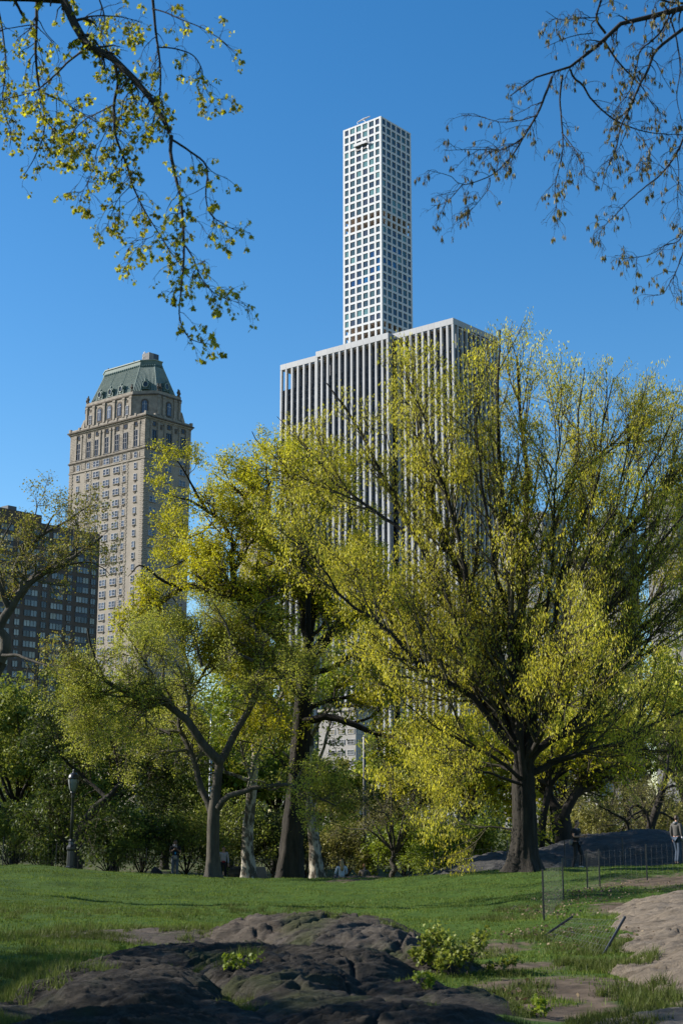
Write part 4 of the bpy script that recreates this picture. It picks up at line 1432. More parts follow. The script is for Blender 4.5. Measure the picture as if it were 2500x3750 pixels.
class Tree:
    def __init__(s, name, label, cat, base, bark, leaf, seed, group=None):
        s.root = tag(empty(name, tuple(base)), label, cat, group)
        s.base = np.array(base, float)
        s.bark, s.leaf = bark, leaf
        s.twig = M['twig_oak'] if bark in (M['bark_oak'], M['bark_dark']) else M['twig_grey']
        s.rng = np.random.default_rng(seed)
        s.limbs = []

    def part(s, name, V, F, m_, smooth=True, stuff=False):
        o = inst(name, np_mesh(name, V - s.base, F, m_, smooth), s.root)
        if stuff:
            o['kind'] = 'stuff'
        return o

    def trunk(s, P, R, n=26, k=14, flare=0.35, rough=0.06, name='trunk'):
        P = resample(P, n)
        R = np.interp(np.linspace(0, 1, n), np.linspace(0, 1, len(R)), R)
        V, F = tubes(P[None], R[None], k)
        V = V.reshape(n, k, 3)
        C = P[:, None]
        th = np.arange(k) * 2 * np.pi / k
        f = 1 + rough * s.rng.normal(0, 1, (1, k)) + rough * 0.45 * s.rng.normal(0, 1, (n, k))
        h = np.linalg.norm(P - P[0], axis=1)
        root = flare * np.exp(-h / (1.1 * R[0]))[:, None] * (1 + 0.5 * np.sin(th * 4 + s.rng.random() * 6)[None])
        V = C + (V - C) * (f + root)[..., None]
        o = s.part(name, V.reshape(-1, 3), F, s.bark)
        return P, R, o

    def limb(s, P, r0, r1, n=16, wob=1.0):
        Q = resample(P, n)
        Q[1:] += wob * np.cumsum(s.rng.normal(0, 0.006, (n - 1, 3)), 0) * np.linalg.norm(Q[-1] - Q[0])
        s.limbs.append((Q, np.linspace(r0, r1, n)))

    def finish(s, n1, n2, n3, l1, l2, l3, per, size, hang=0.3, wr=0.45, a1=(25, 60), a2=(25, 65), a3=(25, 70), up=(0.08, 0.06, 0.0), wob=(0.12, 0.16, 0.2), spread=0.07, t1=0.25, droop=0.0, keep=None, crown_t0=0.1, twr=0.0036, le1=0.6):
        LP = np.stack([l[0] for l in s.limbs])
        LR = np.stack([l[1] for l in s.limbs])
        rng = s.rng
        lv, lf = tubes(LP, LR, 8)
        P1, R1 = spawn(LP, LR, n1, rng, l1, a1, up[0], t1, 1.0, 8, wob[0], 0.55, twr * 2.2, lenexp=le1)
        if keep is not None:
            q = keep(P1[:, -1])
            P1, R1 = P1[q], R1[q]
        P2, R2 = spawn(P1, R1, n2, rng, l2, a2, up[1], 0.15, 1.0, 6, wob[1], 0.6, twr * 1.4)
        if keep is not None:
            q = keep(P2[:, -1])
            P2, R2 = P2[q], R2[q]
        P3, R3 = spawn(P2, R2, n3, rng, l3, a3, up[2], 0.1, 1.0, 4, wob[2], 0.65, twr, droop=droop)
        if keep is not None:
            q = keep(P3[:, -1])
            P3, R3 = P3[q], R3[q]
        a, b_ = tubes(P1, R1, 5)
        c, d = tubes(P2, R2, 4)
        e_, f = tubes(P3, R3, 3)
        s.part('limbs', lv, lf, s.bark)
        V = np.concatenate([a, c, e_])
        F = np.concatenate([b_, d + len(a), f + len(a) + len(c)])
        s.part('branches', V, F, s.twig, stuff=True)
        s.P3 = P3
        V, F = leaves(P3, per, rng, size, hang, wr, spread, crown_t0)
        s.part('crown', V, F, s.leaf, False, stuff=True)


def pl(pts, d0, d1):
    """photo polyline at a distance that drifts from d0 to d1"""
    n = len(pts)
    return np.array([at(x, y, d0 + (d1 - d0) * i / (n - 1)) for i, (x, y) in enumerate(pts)])


def dome(pts, D):
    """the height a crown reaches along its width, as a test for branch tips"""
    q = np.array([at(x, y, D) for x, y in pts])
    rg = np.random.default_rng(9)
    return lambda P: P[:, 2] < np.interp(P[:, 0], q[:, 0], q[:, 2]) + 0.35 * fbm(P[:, 0] * 0.9, P[:, 1] * 0.9, 2, 3.0) - 0.4 * ((P[:, 1] - D) / 6.0) ** 2


def extra_limbs(t, top, R, cnt, length, spread, rng, r0, up=0.7, depth=1.0, n=16):
    """limbs towards and away from the viewer, starting on the trunk top"""
    for i in range(cnt):
        a = rng.uniform(0, 2 * math.pi)
        el = rng.uniform(*spread)
        L = rng.uniform(*length)
        d = np.array([math.cos(a) * math.cos(el), math.sin(a) * math.cos(el) * depth, math.sin(el)])
        p0 = top[rng.integers(0, len(top))]
        p = [p0]
        for j in range(4):
            d = d + rng.normal(0, 0.12, 3) + np.array([0, 0, 0.05])
            d /= np.linalg.norm(d)
            p.append(p[-1] + d * L / 4)
        t.limb(p, r0, r0 * 0.2, n)


# ---- the big oak on the right
D = 50.0
b0 = at(1918, 3205, D)
b0[2] = gz(b0[0], b0[1]) - 0.05
t = Tree('oak_tree', 'big spreading oak with straight dark trunk and golden spring tassels', 'tree', b0, M['bark_oak'], M['leaf_gold'], 11)
tp, tr, _ = t.trunk([b0, at(1920, 3000, D), at(1915, 2850, D), at(1920, 2680, D)], [0.42, 0.385, 0.36, 0.24], 40, 44, 0.75, 0.06)
top = at(1918, 2755, D)
S_ = [(1918, 2760)]
for pts, dd, r0 in [
    ([(1918, 2760), (1925, 2550), (1925, 2300), (1930, 2050), (1935, 1800), (1945, 1550), (1960, 1330)], 0, 0.26),
    ([(1918, 2760), (1905, 2500), (1890, 2300), (1870, 2050), (1840, 1800), (1835, 1550), (1840, 1230)], -2.5, 0.18),
    ([(1905, 2780), (1850, 2600), (1795, 2420), (1730, 2250), (1660, 2050), (1600, 1800), (1560, 1550), (1500, 1300)], 1.0, 0.24),
    ([(1795, 2420), (1690, 2300), (1590, 2130), (1480, 1950), (1390, 1800), (1290, 1640), (1180, 1480)], 2.0, 0.17),
    ([(1730, 2250), (1700, 2100), (1650, 1900), (1590, 1700), (1540, 1550), (1480, 1400)], -2.0, 0.13),
    ([(1890, 2760), (1800, 2620), (1700, 2530), (1560, 2450), (1400, 2280), (1250, 2150), (1100, 1950)], -1.5, 0.16),
    ([(1850, 2650), (1760, 2560), (1600, 2480), (1480, 2330), (1330, 2110), (1180, 1990)], 2.5, 0.13),
    ([(1480, 1950), (1350, 1870), (1230, 1780), (1120, 1650), (1010, 1530)], 2.5, 0.08),
    ([(1930, 2700), (1990, 2500), (2060, 2350), (2110, 2250), (2180, 2080), (2280, 1930), (2400, 1790), (2500, 1650)], 1.0, 0.24),
    ([(1930, 2720), (2010, 2560), (2110, 2400), (2230, 2220), (2330, 2080), (2460, 1930), (2560, 1800)], -2.5, 0.21),
    ([(1940, 2740), (2040, 2600), (2130, 2480), (2290, 2320), (2430, 2180), (2600, 2060)], 2.0, 0.18),
    ([(1945, 2790), (2090, 2700), (2190, 2600), (2270, 2480), (2400, 2310), (2560, 2200)], -1.5, 0.20),
    ([(1950, 2830), (2080, 2770), (2250, 2720), (2400, 2650), (2560, 2590)], 1.5, 0.15),
    ([(1990, 2500), (2030, 2300), (2070, 2100), (2150, 1900), (2220, 1750), (2230, 1560), (2260, 1400)], -2.0, 0.13),
    ([(1928, 2100), (1990, 1980), (2060, 1800), (2110, 1650), (2120, 1500), (2130, 1350)], 1.5, 0.11),
    ([(1925, 2300), (2000, 2150), (2090, 2000), (2170, 1880), (2200, 1800)], 2.5, 0.10),
    ([(1890, 2300), (1820, 2150), (1780, 2000), (1740, 1800), (1720, 1600), (1740, 1400)], -2.5, 0.11),
    ([(1900, 2850), (1780, 2760), (1660, 2690), (1560, 2640), (1480, 2580)], -3, 0.09),
    ([(1900, 2870), (1780, 2830), (1680, 2840), (1590, 2870)], -3.5, 0.07),
    ([(1890, 3040), (1810, 3030), (1740, 3035), (1690, 3010)], 1.0, 0.045),
    ([(1900, 2830), (1800, 2800), (1700, 2830), (1620, 2880)], 3, 0.08),
    ([(2000, 2790), (2120, 2760), (2220, 2740), (2330, 2750), (2430, 2760)], -2.5, 0.07),
    ([(2060, 1800), (2180, 1650), (2300, 1520), (2400, 1440), (2480, 1420)], 1.0, 0.07),
    ([(2280, 1930), (2350, 1750), (2420, 1600), (2460, 1480)], -1.0, 0.07),
    ([(2330, 2080), (2400, 1900), (2430, 1720), (2450, 1550)], 1.5, 0.08),
    ([(2180, 2080), (2250, 1900), (2300, 1720), (2330, 1520)], -2.0, 0.08),
    ([(2230, 2220), (2380, 2080), (2480, 1900), (2520, 1700)], 2.5, 0.08),
    ([(2070, 2100), (2160, 1920), (2190, 1700), (2200, 1480)], 2.5, 0.08),
    ([(1990, 2300), (2030, 2050), (2040, 1800), (2050, 1500)], -2.5, 0.09),
]:
    if pts[0][1] < 2800 and pts[0][1] > 2690 and 1880 < pts[0][0] < 1950:
        pts = [(1918 + (pts[0][0] - 1918) * 0.5, pts[0][1] + 90)] + pts
    t.limb(pl(pts, D + dd * 0.1, D + dd), r0 * 0.8, r0 * 0.14)
tops = [top, at(1920, 2650, D), at(1915, 2800, D)]
extra_limbs(t, tops, None, 9, (6, 10), (0.4, 1.1), np.random.default_rng(5), 0.11)
t.finish(860, 5000, 22000, (1.3, 4.2), (0.6, 1.8), (0.25, 0.65), 9, (0.045, 0.145), 0.66, 0.33, a1=(14, 40), a2=(16, 52), a3=(20, 65), up=(0.06, 0.05, 0.02), wob=(0.08, 0.12, 0.17), spread=0.10, t1=0.12, le1=0.6, keep=dome([(900, 1640), (1010, 1510), (1100, 1480), (1200, 1400), (1300, 1330), (1400, 1300), (1480, 1250), (1550, 1280), (1650, 1320), (1740, 1280), (1845, 1175), (1950, 1235), (2050, 1270), (2150, 1330), (2230, 1360), (2280, 1440), (2400, 1400), (2500, 1440), (2700, 1600)], 50.0))

# ---- the centre oak
D = 61.0
b0 = at(1060, 3222, D)
b0[2] = gz(b0[0], b0[1]) - 0.05
t = Tree('oak_tree', 'dark leaning oak with dense yellow-green crown at the centre', 'tree', b0, M['bark_oak'], M['leaf_oak'], 12)
t.trunk([b0, at(1072, 3050, D), at(1092, 2850, D), at(1105, 2650, D), at(1118, 2480, D)], [0.50, 0.44, 0.40, 0.36, 0.32], 40, 40, 0.55, 0.06)
for pts, dd, r0 in [
    ([(1118, 2500), (1060, 2400), (1020, 2300), (985, 2230), (900, 2200), (790, 2200), (690, 2160), (560, 2240), (440, 2330)], -2, 0.28),
    ([(985, 2230), (950, 2180), (870, 2150), (850, 2050), (855, 2000), (800, 1900), (760, 1870), (690, 1830), (600, 1790)], -1, 0.17),
    ([(1118, 2480), (1140, 2350), (1160, 2250), (1165, 2150), (1190, 2100), (1260, 2050), (1330, 2020)], 1, 0.22),
    ([(1130, 2400), (1120, 2250), (1080, 2100), (1010, 2010), (960, 1930), (900, 1850), (830, 1780), (770, 1740)], 2, 0.20),
    ([(1010, 2010), (990, 1900), (985, 1750), (975, 1650), (930, 1590)], 1, 0.11),
    ([(1140, 2350), (1130, 2150), (1100, 1950), (1060, 1800), (1030, 1680), (1000, 1600)], -2, 0.14),
    ([(1130, 2400), (1180, 2330), (1240, 2260), (1290, 2210), (1360, 2180)], -1, 0.15),
    ([(1118, 2600), (1200, 2560), (1300, 2540), (1360, 2510), (1440, 2540)], 2, 0.12),
    ([(1110, 2640), (1200, 2620), (1290, 2650), (1400, 2690), (1520, 2700), (1600, 2740), (1660, 2800)], -1, 0.17),
    ([(1290, 2650), (1370, 2620), (1400, 2580), (1460, 2530)], 1, 0.07),
    ([(900, 2200), (830, 2120), (760, 2060), (680, 2050), (600, 2080)], 1, 0.10),
    ([(800, 1900), (720, 1950), (640, 1990), (560, 2010)], 1.5, 0.07),
    ([(760, 1870), (690, 1760), (640, 1690), (600, 1720)], -2, 0.07),
    ([(690, 2160), (600, 2130), (520, 2080), (470, 2120)], -2.5, 0.09),
    ([(1090, 2850), (1010, 2760), (930, 2720), (860, 2700)], -2, 0.09),
    ([(1100, 2700), (1020, 2600), (940, 2520), (850, 2470), (760, 2450)], 2, 0.13),
    ([(1110, 2560), (1030, 2480), (950, 2400), (870, 2360), (780, 2330)], -2.5, 0.12),
    ([(1165, 2150), (1180, 1980), (1160, 1830), (1120, 1700), (1080, 1600)], 0, 0.10),
    ([(1260, 2050), (1290, 1900), (1270, 1780), (1230, 1680)], 1.5, 0.08),
]:
    t.limb(pl(pts, D + dd * 0.25, D + dd), r0, r0 * 0.16)
tops = [at(1118, 2480, D), at(1125, 2420, D)]
extra_limbs(t, tops, None, 5, (5, 8), (0.2, 1.0), np.random.default_rng(6), 0.13)
t.finish(300, 2600, 12500, (1.1, 2.8), (0.6, 1.5), (0.25, 0.6), 12, (0.05, 0.15), 0.4, 0.5, a1=(30, 75), a2=(30, 75), up=(0.09, 0.05, 0.0), spread=0.10, keep=dome([(300, 2420), (430, 2330), (500, 2160), (532, 2100), (538, 1710), (600, 1650), (653, 1660), (745, 1640), (852, 1560), (888, 1600), (944, 1555), (1020, 1570), (1100, 1600), (1300, 1600), (1700, 2500)], 61.0))

# ---- pale tree with three-way fork, left of centre
D = 57.0
b0 = at(782, 3215, D)
b0[2] = gz(b0[0], b0[1]) - 0.05
t = Tree('locust_tree', 'grey-barked tree with twisting forked limbs and pale green leaves', 'tree', b0, M['bark_grey'], M['leaf_pale'], 13)
t.trunk([b0, at(780, 3080, D), at(785, 2960, D), at(795, 2870, D), at(806, 2780, D)], [0.29, 0.235, 0.235, 0.18, 0.16])
for pts, dd, r0 in [
    ([(806, 2790), (760, 2740), (720, 2690), (690, 2640), (650, 2600), (600, 2570), (550, 2560), (495, 2565), (440, 2525), (390, 2500), (350, 2450), (330, 2380), (310, 2290)], -2, 0.19),
    ([(806, 2790), (840, 2720), (880, 2640), (920, 2570), (945, 2480), (950, 2420), (930, 2380), (925, 2300), (920, 2250), (960, 2200), (1000, 2180)], 1, 0.16),
    ([(775, 2980), (720, 2900), (690, 2800), (660, 2740), (625, 2690), (640, 2600), (700, 2500), (740, 2440), (770, 2400), (830, 2360)], 2, 0.15),
    ([(800, 2960), (840, 2910), (900, 2890), (970, 2870), (1040, 2865), (1110, 2875), (1180, 2920), (1240, 2950)], -2, 0.13),
    ([(925, 2420), (860, 2390), (840, 2320), (800, 2250), (770, 2200)], -1, 0.08),
    ([(495, 2565), (430, 2620), (370, 2670), (330, 2700)], -1, 0.06),
    ([(625, 2690), (560, 2660), (500, 2680), (440, 2740)], 2, 0.07),
    ([(440, 2525), (380, 2540), (300, 2570), (240, 2600)], -2, 0.06),
    ([(700, 2500), (690, 2420), (650, 2350), (600, 2280), (560, 2230)], 2.5, 0.07),
    ([(740, 2440), (710, 2350), (720, 2290), (690, 2230)], 1, 0.06),
    ([(350, 2450), (280, 2400), (230, 2340), (200, 2300)], -2, 0.06),
    ([(550, 2560), (560, 2480), (520, 2400), (480, 2340), (440, 2290)], -3, 0.07),
    ([(650, 2600), (600, 2500), (590, 2420), (540, 2350), (500, 2250)], 0, 0.07),
    ([(950, 2480), (1010, 2480), (1080, 2480), (1150, 2490)], -1, 0.05),
]:
    t.limb(pl(pts, D + dd * 0.25, D + dd), r0, r0 * 0.18)
t.finish(200, 1900, 8500, (1.0, 2.4), (0.5, 1.2), (0.2, 0.55), 8, (0.045, 0.11), 0.3, 0.5, a1=(30, 75), a2=(30, 80), up=(0.06, 0.03, -0.02), wob=(0.2, 0.22, 0.25), spread=0.10, keep=dome([(100, 2520), (200, 2460), (320, 2400), (460, 2350), (560, 2250), (640, 2210), (800, 2170), (1050, 2150), (1300, 2400)], 57.0))

# ---- plane tree at the left edge
D = 42.0
b0 = at(-120, 3290, D)
b0[2] = gz(b0[0], b0[1]) - 0.05
t = Tree('plane_tree', 'pale-barked plane tree reaching in from the left edge', 'tree', b0, M['bark_grey'], M['leaf_plane'], 14)
t.trunk([b0, at(-120, 2900, D), at(-80, 2600, D), at(-30, 2480, D), at(0, 2420, D)], [0.4, 0.3, 0.26, 0.22, 0.2])
for pts, dd, r0 in [
    ([(0, 2420), (25, 2370), (15, 2330), (-10, 2320), (0, 2290), (40, 2240), (70, 2190), (110, 2150), (180, 2100), (260, 2060), (330, 2010), (380, 1970)], -1, 0.17),
    ([(70, 2190), (130, 2120), (200, 2080), (260, 2040), (290, 2010), (300, 1950), (280, 1890)], 1, 0.10),
    ([(60, 2190), (60, 2100), (70, 2060), (110, 2000), (160, 1960), (220, 1930), (290, 1890), (360, 1850)], 0, 0.09),
    ([(0, 2430), (-20, 2330), (-40, 2200), (-20, 2050), (20, 1960), (60, 1900)], 2, 0.12),
    ([(10, 2400), (60, 2400), (120, 2420), (180, 2430), (230, 2425)], -2, 0.05),
    ([(40, 2240), (0, 2150), (-40, 2050), (-30, 1950), (10, 1890)], -2, 0.08),
    ([(180, 2100), (250, 2070), (310, 2060), (370, 2080), (395, 2110)], 0, 0.05),
    ([(110, 2000), (120, 1930), (140, 1860), (135, 1815)], 1, 0.04),
    ([(160, 1960), (190, 1900), (220, 1870)], -1, 0.04),
]:
    t.limb(pl(pts, D + dd * 0.25, D + dd), r0, r0 * 0.18)
t.finish(70, 420, 1500, (0.6, 1.5), (0.35, 0.9), (0.15, 0.45), 6, (0.045, 0.095), 0.3, 0.6, a1=(30, 75), a2=(30, 75), up=(0.12, 0.08, 0.02), wob=(0.2, 0.22, 0.25), spread=0.08)

# ---- two pale plane trunks behind the lawn edge
for j, (x0, x1, x2, lb, sd) in enumerate([(912, 905, 935, 'plane tree with mottled white trunk between grey tree and oak', 15), (1165, 1150, 1130, 'plane tree with peeling white trunk right of the centre oak', 16)]):
    D = 68.0 + j
    b0 = at(x0, 3225, D)
    b0[2] = gz(b0[0], b0[1]) - 0.05
    t = Tree('plane_tree', lb, 'tree', b0, M['bark_plane'], M['leaf_bright'], sd)
    t.trunk([b0, at(x1, 3060, D), at((x1 + x2) / 2 - 6, 2980, D), at(x2 - 10, 2860, D), at(x2 + 10, 2700, D)], [0.33, 0.26, 0.23, 0.2, 0.16], rough=0.1)
    hd = [at(x2 + 10, 2700, D), at(x2 - 10, 2860, D)]
    extra_limbs(t, hd, None, 9, (3, 6), (0.1, 1.3), np.random.default_rng(sd), 0.10)
    t.finish(70, 420, 1700, (1.2, 2.6), (0.6, 1.4), (0.3, 0.6), 6, (0.10, 0.22), 0.3, 0.6, up=(0.05, 0.0, -0.02), spread=0.12)

# ---- dark leaning tree behind the lamp
D = 66.0
b0 = at(268, 3190, D)
b0[2] = gz(b0[0], b0[1]) - 0.05
t = Tree('cherry_tree', 'black-trunked tree leaning right behind the lamp post', 'tree', b0, M['bark_dark'], M['leaf_dark'], 17)
t.trunk([b0, at(285, 3100, D), at(310, 3020, D), at(350, 2960, D), at(400, 2920, D)], [0.36, 0.3, 0.27, 0.22, 0.18])
for pts, dd, r0 in [
    ([(390, 2925), (440, 2870), (500, 2840), (530, 2800), (545, 2750)], -1, 0.15), ([(395, 2922), (350, 2890), (310, 2850), (280, 2790)], 1, 0.12),
    ([(440, 2870), (430, 2800), (420, 2740), (460, 2680)], 2, 0.09), ([(500, 2840), (570, 2830), (640, 2790), (690, 2780)], -2, 0.08),
    ([(400, 2920), (470, 2900), (560, 2910), (640, 2930)], 2, 0.08), ([(285, 3100), (220, 3070), (180, 3030), (130, 2990)], 1, 0.07),
    ([(310, 2850), (240, 2790), (200, 2720), (180, 2640)], -1, 0.08), ([(310, 3020), (360, 3000), (430, 3010)], -2, 0.05)]:
    t.limb(pl(pts, D + dd * 0.25, D + dd), r0, r0 * 0.18)
t.finish(110, 700, 2800, (1.2, 2.8), (0.6, 1.4), (0.3, 0.6), 6, (0.09, 0.2), 0.25, 0.55, a1=(30, 80), a2=(30, 80), up=(0.03, 0.0, 0), wob=(0.2, 0.22, 0.25), spread=0.14)


# ---- other park trees
def park_tree(name, label, px, py, d, h, cr, seed, bark, leaf, cat='tree', lean=(0, 0), tr_r=0.22, n=(70, 500, 2200), per=6, size=(0.12, 0.26), fork=0.35, group=None, nl=11, up=(0.06, 0.02, 0), hang=0.25, el=(0.1, 1.35), droop=0.0, base_xyz=None, l=((1.2, 2.6), (0.6, 1.5), (0.3, 0.7)), spread=0.16):
    b0 = at(px, py, d) if base_xyz is None else np.array(base_xyz, float)
    b0[2] = gz(b0[0], b0[1]) - 0.05
    rng = np.random.default_rng(seed)
    t = Tree(name, label, cat, b0, bark, leaf, seed, group)
    pts = [b0]
    for k in range(1, 5):
        f = k / 4 * fork
        pts.append(b0 + np.array([lean[0] * f + rng.normal(0, 0.012) * h, lean[1] * f + rng.normal(0, 0.012) * h, h * f]))
    t.trunk(pts, [tr_r * 1.15, tr_r, tr_r * 0.9, tr_r * 0.75])
    s = h / 12.0
    for k in range(nl):
        a = 2 * math.pi * (k + rng.random() * 0.7) / nl
        e_ = el[0] + (el[1] - el[0]) * ((k * 0.618) % 1)
        r_ = cr * math.cos(e_) * rng.uniform(0.75, 1.1)
        z_ = h * fork + (h * (1 - fork)) * (0.12 + 0.85 * math.sin(e_)) * rng.uniform(0.85, 1.05)
        e = np.array([b0[0] + lean[0] + r_ * math.cos(a), b0[1] + lean[1] + r_ * math.sin(a), b0[2] + z_])
        p0 = pts[-1] if rng.random() < 0.6 else pts[-2] * 0.5 + pts[-1] * 0.5
        m1 = p0 + (e - p0) * 0.35 + np.array([0, 0, 0.12 * h * (1 - fork)]) + rng.normal(0, 0.05 * cr, 3)
        m2 = p0 + (e - p0) * 0.7 + np.array([0, 0, 0.08 * h * (1 - fork)]) + rng.normal(0, 0.06 * cr, 3)
        t.limb([p0, m1, m2, e], tr_r * 0.5, tr_r * 0.09)
    sc = lambda q: (q[0] * s, q[1] * s)
    t.finish(n[0], n[1], n[2], sc(l[0]), sc(l[1]), sc(l[2]), per, size, hang, 0.55, a1=(30, 75), a2=(30, 80), up=up, wob=(0.15, 0.2, 0.22), spread=spread, droop=droop)
    return t


G1 = 'trees filling the park behind the lawn'
for i, (px, d, h, cr, lf, bk, lb) in enumerate([
    (60, 74, 9.0, 5.0, 'leaf_mid', 'bark_dark', 'leafy mid-green tree at the left edge behind the lawn'),
    (190, 84, 11.5, 6.0, 'leaf_mid', 'bark_dark', 'broad green tree behind the lamp post'),
    (420, 88, 12.0, 6.0, 'leaf_pale', 'bark_dark', 'pale green tree behind the leaning black trunk'),
    (600, 92, 12.0, 6.0, 'leaf_mid', 'bark_dark', 'green tree behind the woman with the scarf'),
    (830, 86, 9.5, 5.0, 'leaf_bright', 'bark_dark', 'bright green tree behind the grey forked tree'),
    (1010, 92, 9.5, 5.0, 'leaf_mid', 'bark_dark', 'green tree hidden behind the centre oak trunk'),
    (1500, 92, 9.5, 5.2, 'leaf_bright', 'bark_dark', 'bright green tree between the two oaks'),
    (1720, 84, 9.0, 5.0, 'leaf_oak', 'bark_dark', 'yellow-green tree left of the big oak trunk'),
    (2060, 90, 12.5, 6.0, 'leaf_olive', 'bark_dark', 'olive tree behind the big oak trunk'),
    (2300, 92, 14.0, 6.0, 'leaf_olive', 'bark_dark', 'olive tree above the rock mound'),
    (2500, 86, 14.0, 6.0, 'leaf_pale', 'bark_dark', 'pale green tree at the right edge behind the mound'),
    (1250, 100, 7.0, 4.0, 'leaf_olive', 'bark_dark', 'low olive tree beneath the pale building')]):
    park_tree('park_tree', lb, px, 3180, d, h, cr, 40 + i, M[bk], M[lf], group=G1, n=(80, 600, 2600), per=8, size=(0.13, 0.28))
for i, (x, y, h, lb) in enumerate([(-27, 74, 13, 'unseen tree added beyond the left edge to shade the ground'), (-33, 64, 13, 'unseen tree added left of the lawn crest to shade the shrubs'), (-25, 88, 13, 'unseen tree added at the far left to shade the background')]):  # trees added outside the view to darken the left understory
    park_tree('park_tree', lb, 0, 0, 0, h, 6.0, 150 + i, M['bark_dark'], M['leaf_mid'], group=G1, base_xyz=(x, y, 0), n=(80, 600, 2600), per=8, size=(0.15, 0.3))
# bare-branched trees on the right
park_tree('bare_tree', 'nearly bare tree with silvery twigs between the oaks', 1440, 3200, 72, 6.5, 3.6, 60, M['bark_grey'], M['leaf_olive'], n=(70, 600, 2600), per=2, size=(0.05, 0.12), fork=0.2, tr_r=0.12)
park_tree('bare_tree', 'nearly bare twiggy tree behind the man in black', 2220, 3150, 74, 6.0, 3.6, 61, M['bark_grey'], M['leaf_olive'], n=(70, 700, 3000), per=2, size=(0.05, 0.12), fork=0.15, tr_r=0.12)
park_tree('bare_tree', 'nearly bare twiggy tree behind the rock mound at right', 2420, 3130, 76, 6.0, 3.4, 62, M['bark_grey'], M['leaf_olive'], n=(70, 700, 3000), per=2, size=(0.05, 0.12), fork=0.2, tr_r=0.12)

# dark trunks behind the big oak
D = 68
b0 = at(1975, 3150, D)
b0[2] = gz(b0[0], b0[1]) - 0.1
t = Tree('shade_tree', 'dark slanting trunk just right of the big oak', 'tree', b0, M['bark_dark'], M['leaf_oak'], 63)
t.trunk([b0, at(1980, 3050, D), at(1995, 2950, D), at(2010, 2880, D)], [0.24, 0.19, 0.17, 0.15])
extra_limbs(t, [at(2010, 2880, D)], None, 7, (3, 5), (0.3, 1.2), np.random.default_rng(63), 0.09)
t.finish(50, 320, 1300, (1.0, 2.2), (0.5, 1.3), (0.3, 0.6), 5, (0.1, 0.2), 0.4, 0.5)
b0 = at(2065, 3120, D)
b0[2] = gz(b0[0], b0[1]) - 0.1
t = Tree('shade_tree', 'thick forked black trunk behind the man in black', 'tree', b0, M['bark_dark'], M['leaf_oak'], 64)
t.trunk([b0, at(2060, 3060, D), at(2050, 2990, D), at(2045, 2950, D)], [0.62, 0.5, 0.46, 0.42])
for pts, dd, r0 in [([(2048, 2980), (2020, 2930), (2010, 2860), (2020, 2760)], 1, 0.25), ([(2055, 3000), (2090, 2930), (2130, 2870), (2190, 2820), (2250, 2790)], -1, 0.28), ([(2030, 3100), (1990, 3070), (1965, 3060)], -1, 0.1), ([(2130, 2870), (2150, 2780), (2190, 2700)], 1, 0.14)]:
    t.limb(pl(pts, D + dd * 0.25, D + dd), r0, r0 * 0.3)
t.finish(50, 320, 1300, (1.0, 2.2), (0.5, 1.3), (0.3, 0.6), 5, (0.1, 0.2), 0.4, 0.5)
# curly bare tree on the mound
D = 70
b0 = at(2375, 3060, D)
b0[2] = gz(b0[0], b0[1]) - 0.1
t = Tree('twisted_tree', 'leaning dark tree with curling branches on the mound', 'tree', b0, M['bark_dark'], M['leaf_olive'], 65)
t.trunk([b0, at(2378, 3050, D), at(2400, 2970, D), at(2425, 2890, D), at(2440, 2820, D)], [0.3, 0.24, 0.19, 0.16, 0.12])
for pts, dd, r0 in [([(2380, 3045), (2370, 3000), (2355, 2965), (2330, 2950), (2310, 2955), (2305, 2980), (2325, 3000), (2350, 2985), (2370, 2990)], -1, 0.09),
                    ([(2300, 3040), (2290, 3010), (2260, 2990), (2220, 2975), (2180, 2950)], -1, 0.08), ([(2290, 3010), (2310, 2985), (2340, 2965), (2360, 2930)], 1, 0.07),
                    ([(2425, 2890), (2470, 2880), (2500, 2900), (2530, 2890)], -1, 0.07), ([(2440, 2820), (2450, 2740), (2490, 2690)], 1, 0.08), ([(2400, 2970), (2440, 2985), (2480, 3010)], 1, 0.06)]:
    t.limb(pl(pts, D + dd * 0.25, D + dd), r0, r0 * 0.3)
t.finish(40, 260, 1000, (0.8, 1.8), (0.5, 1.2), (0.25, 0.5), 2, (0.06, 0.14), 0.3, 0.5, wob=(0.25, 0.25, 0.25))

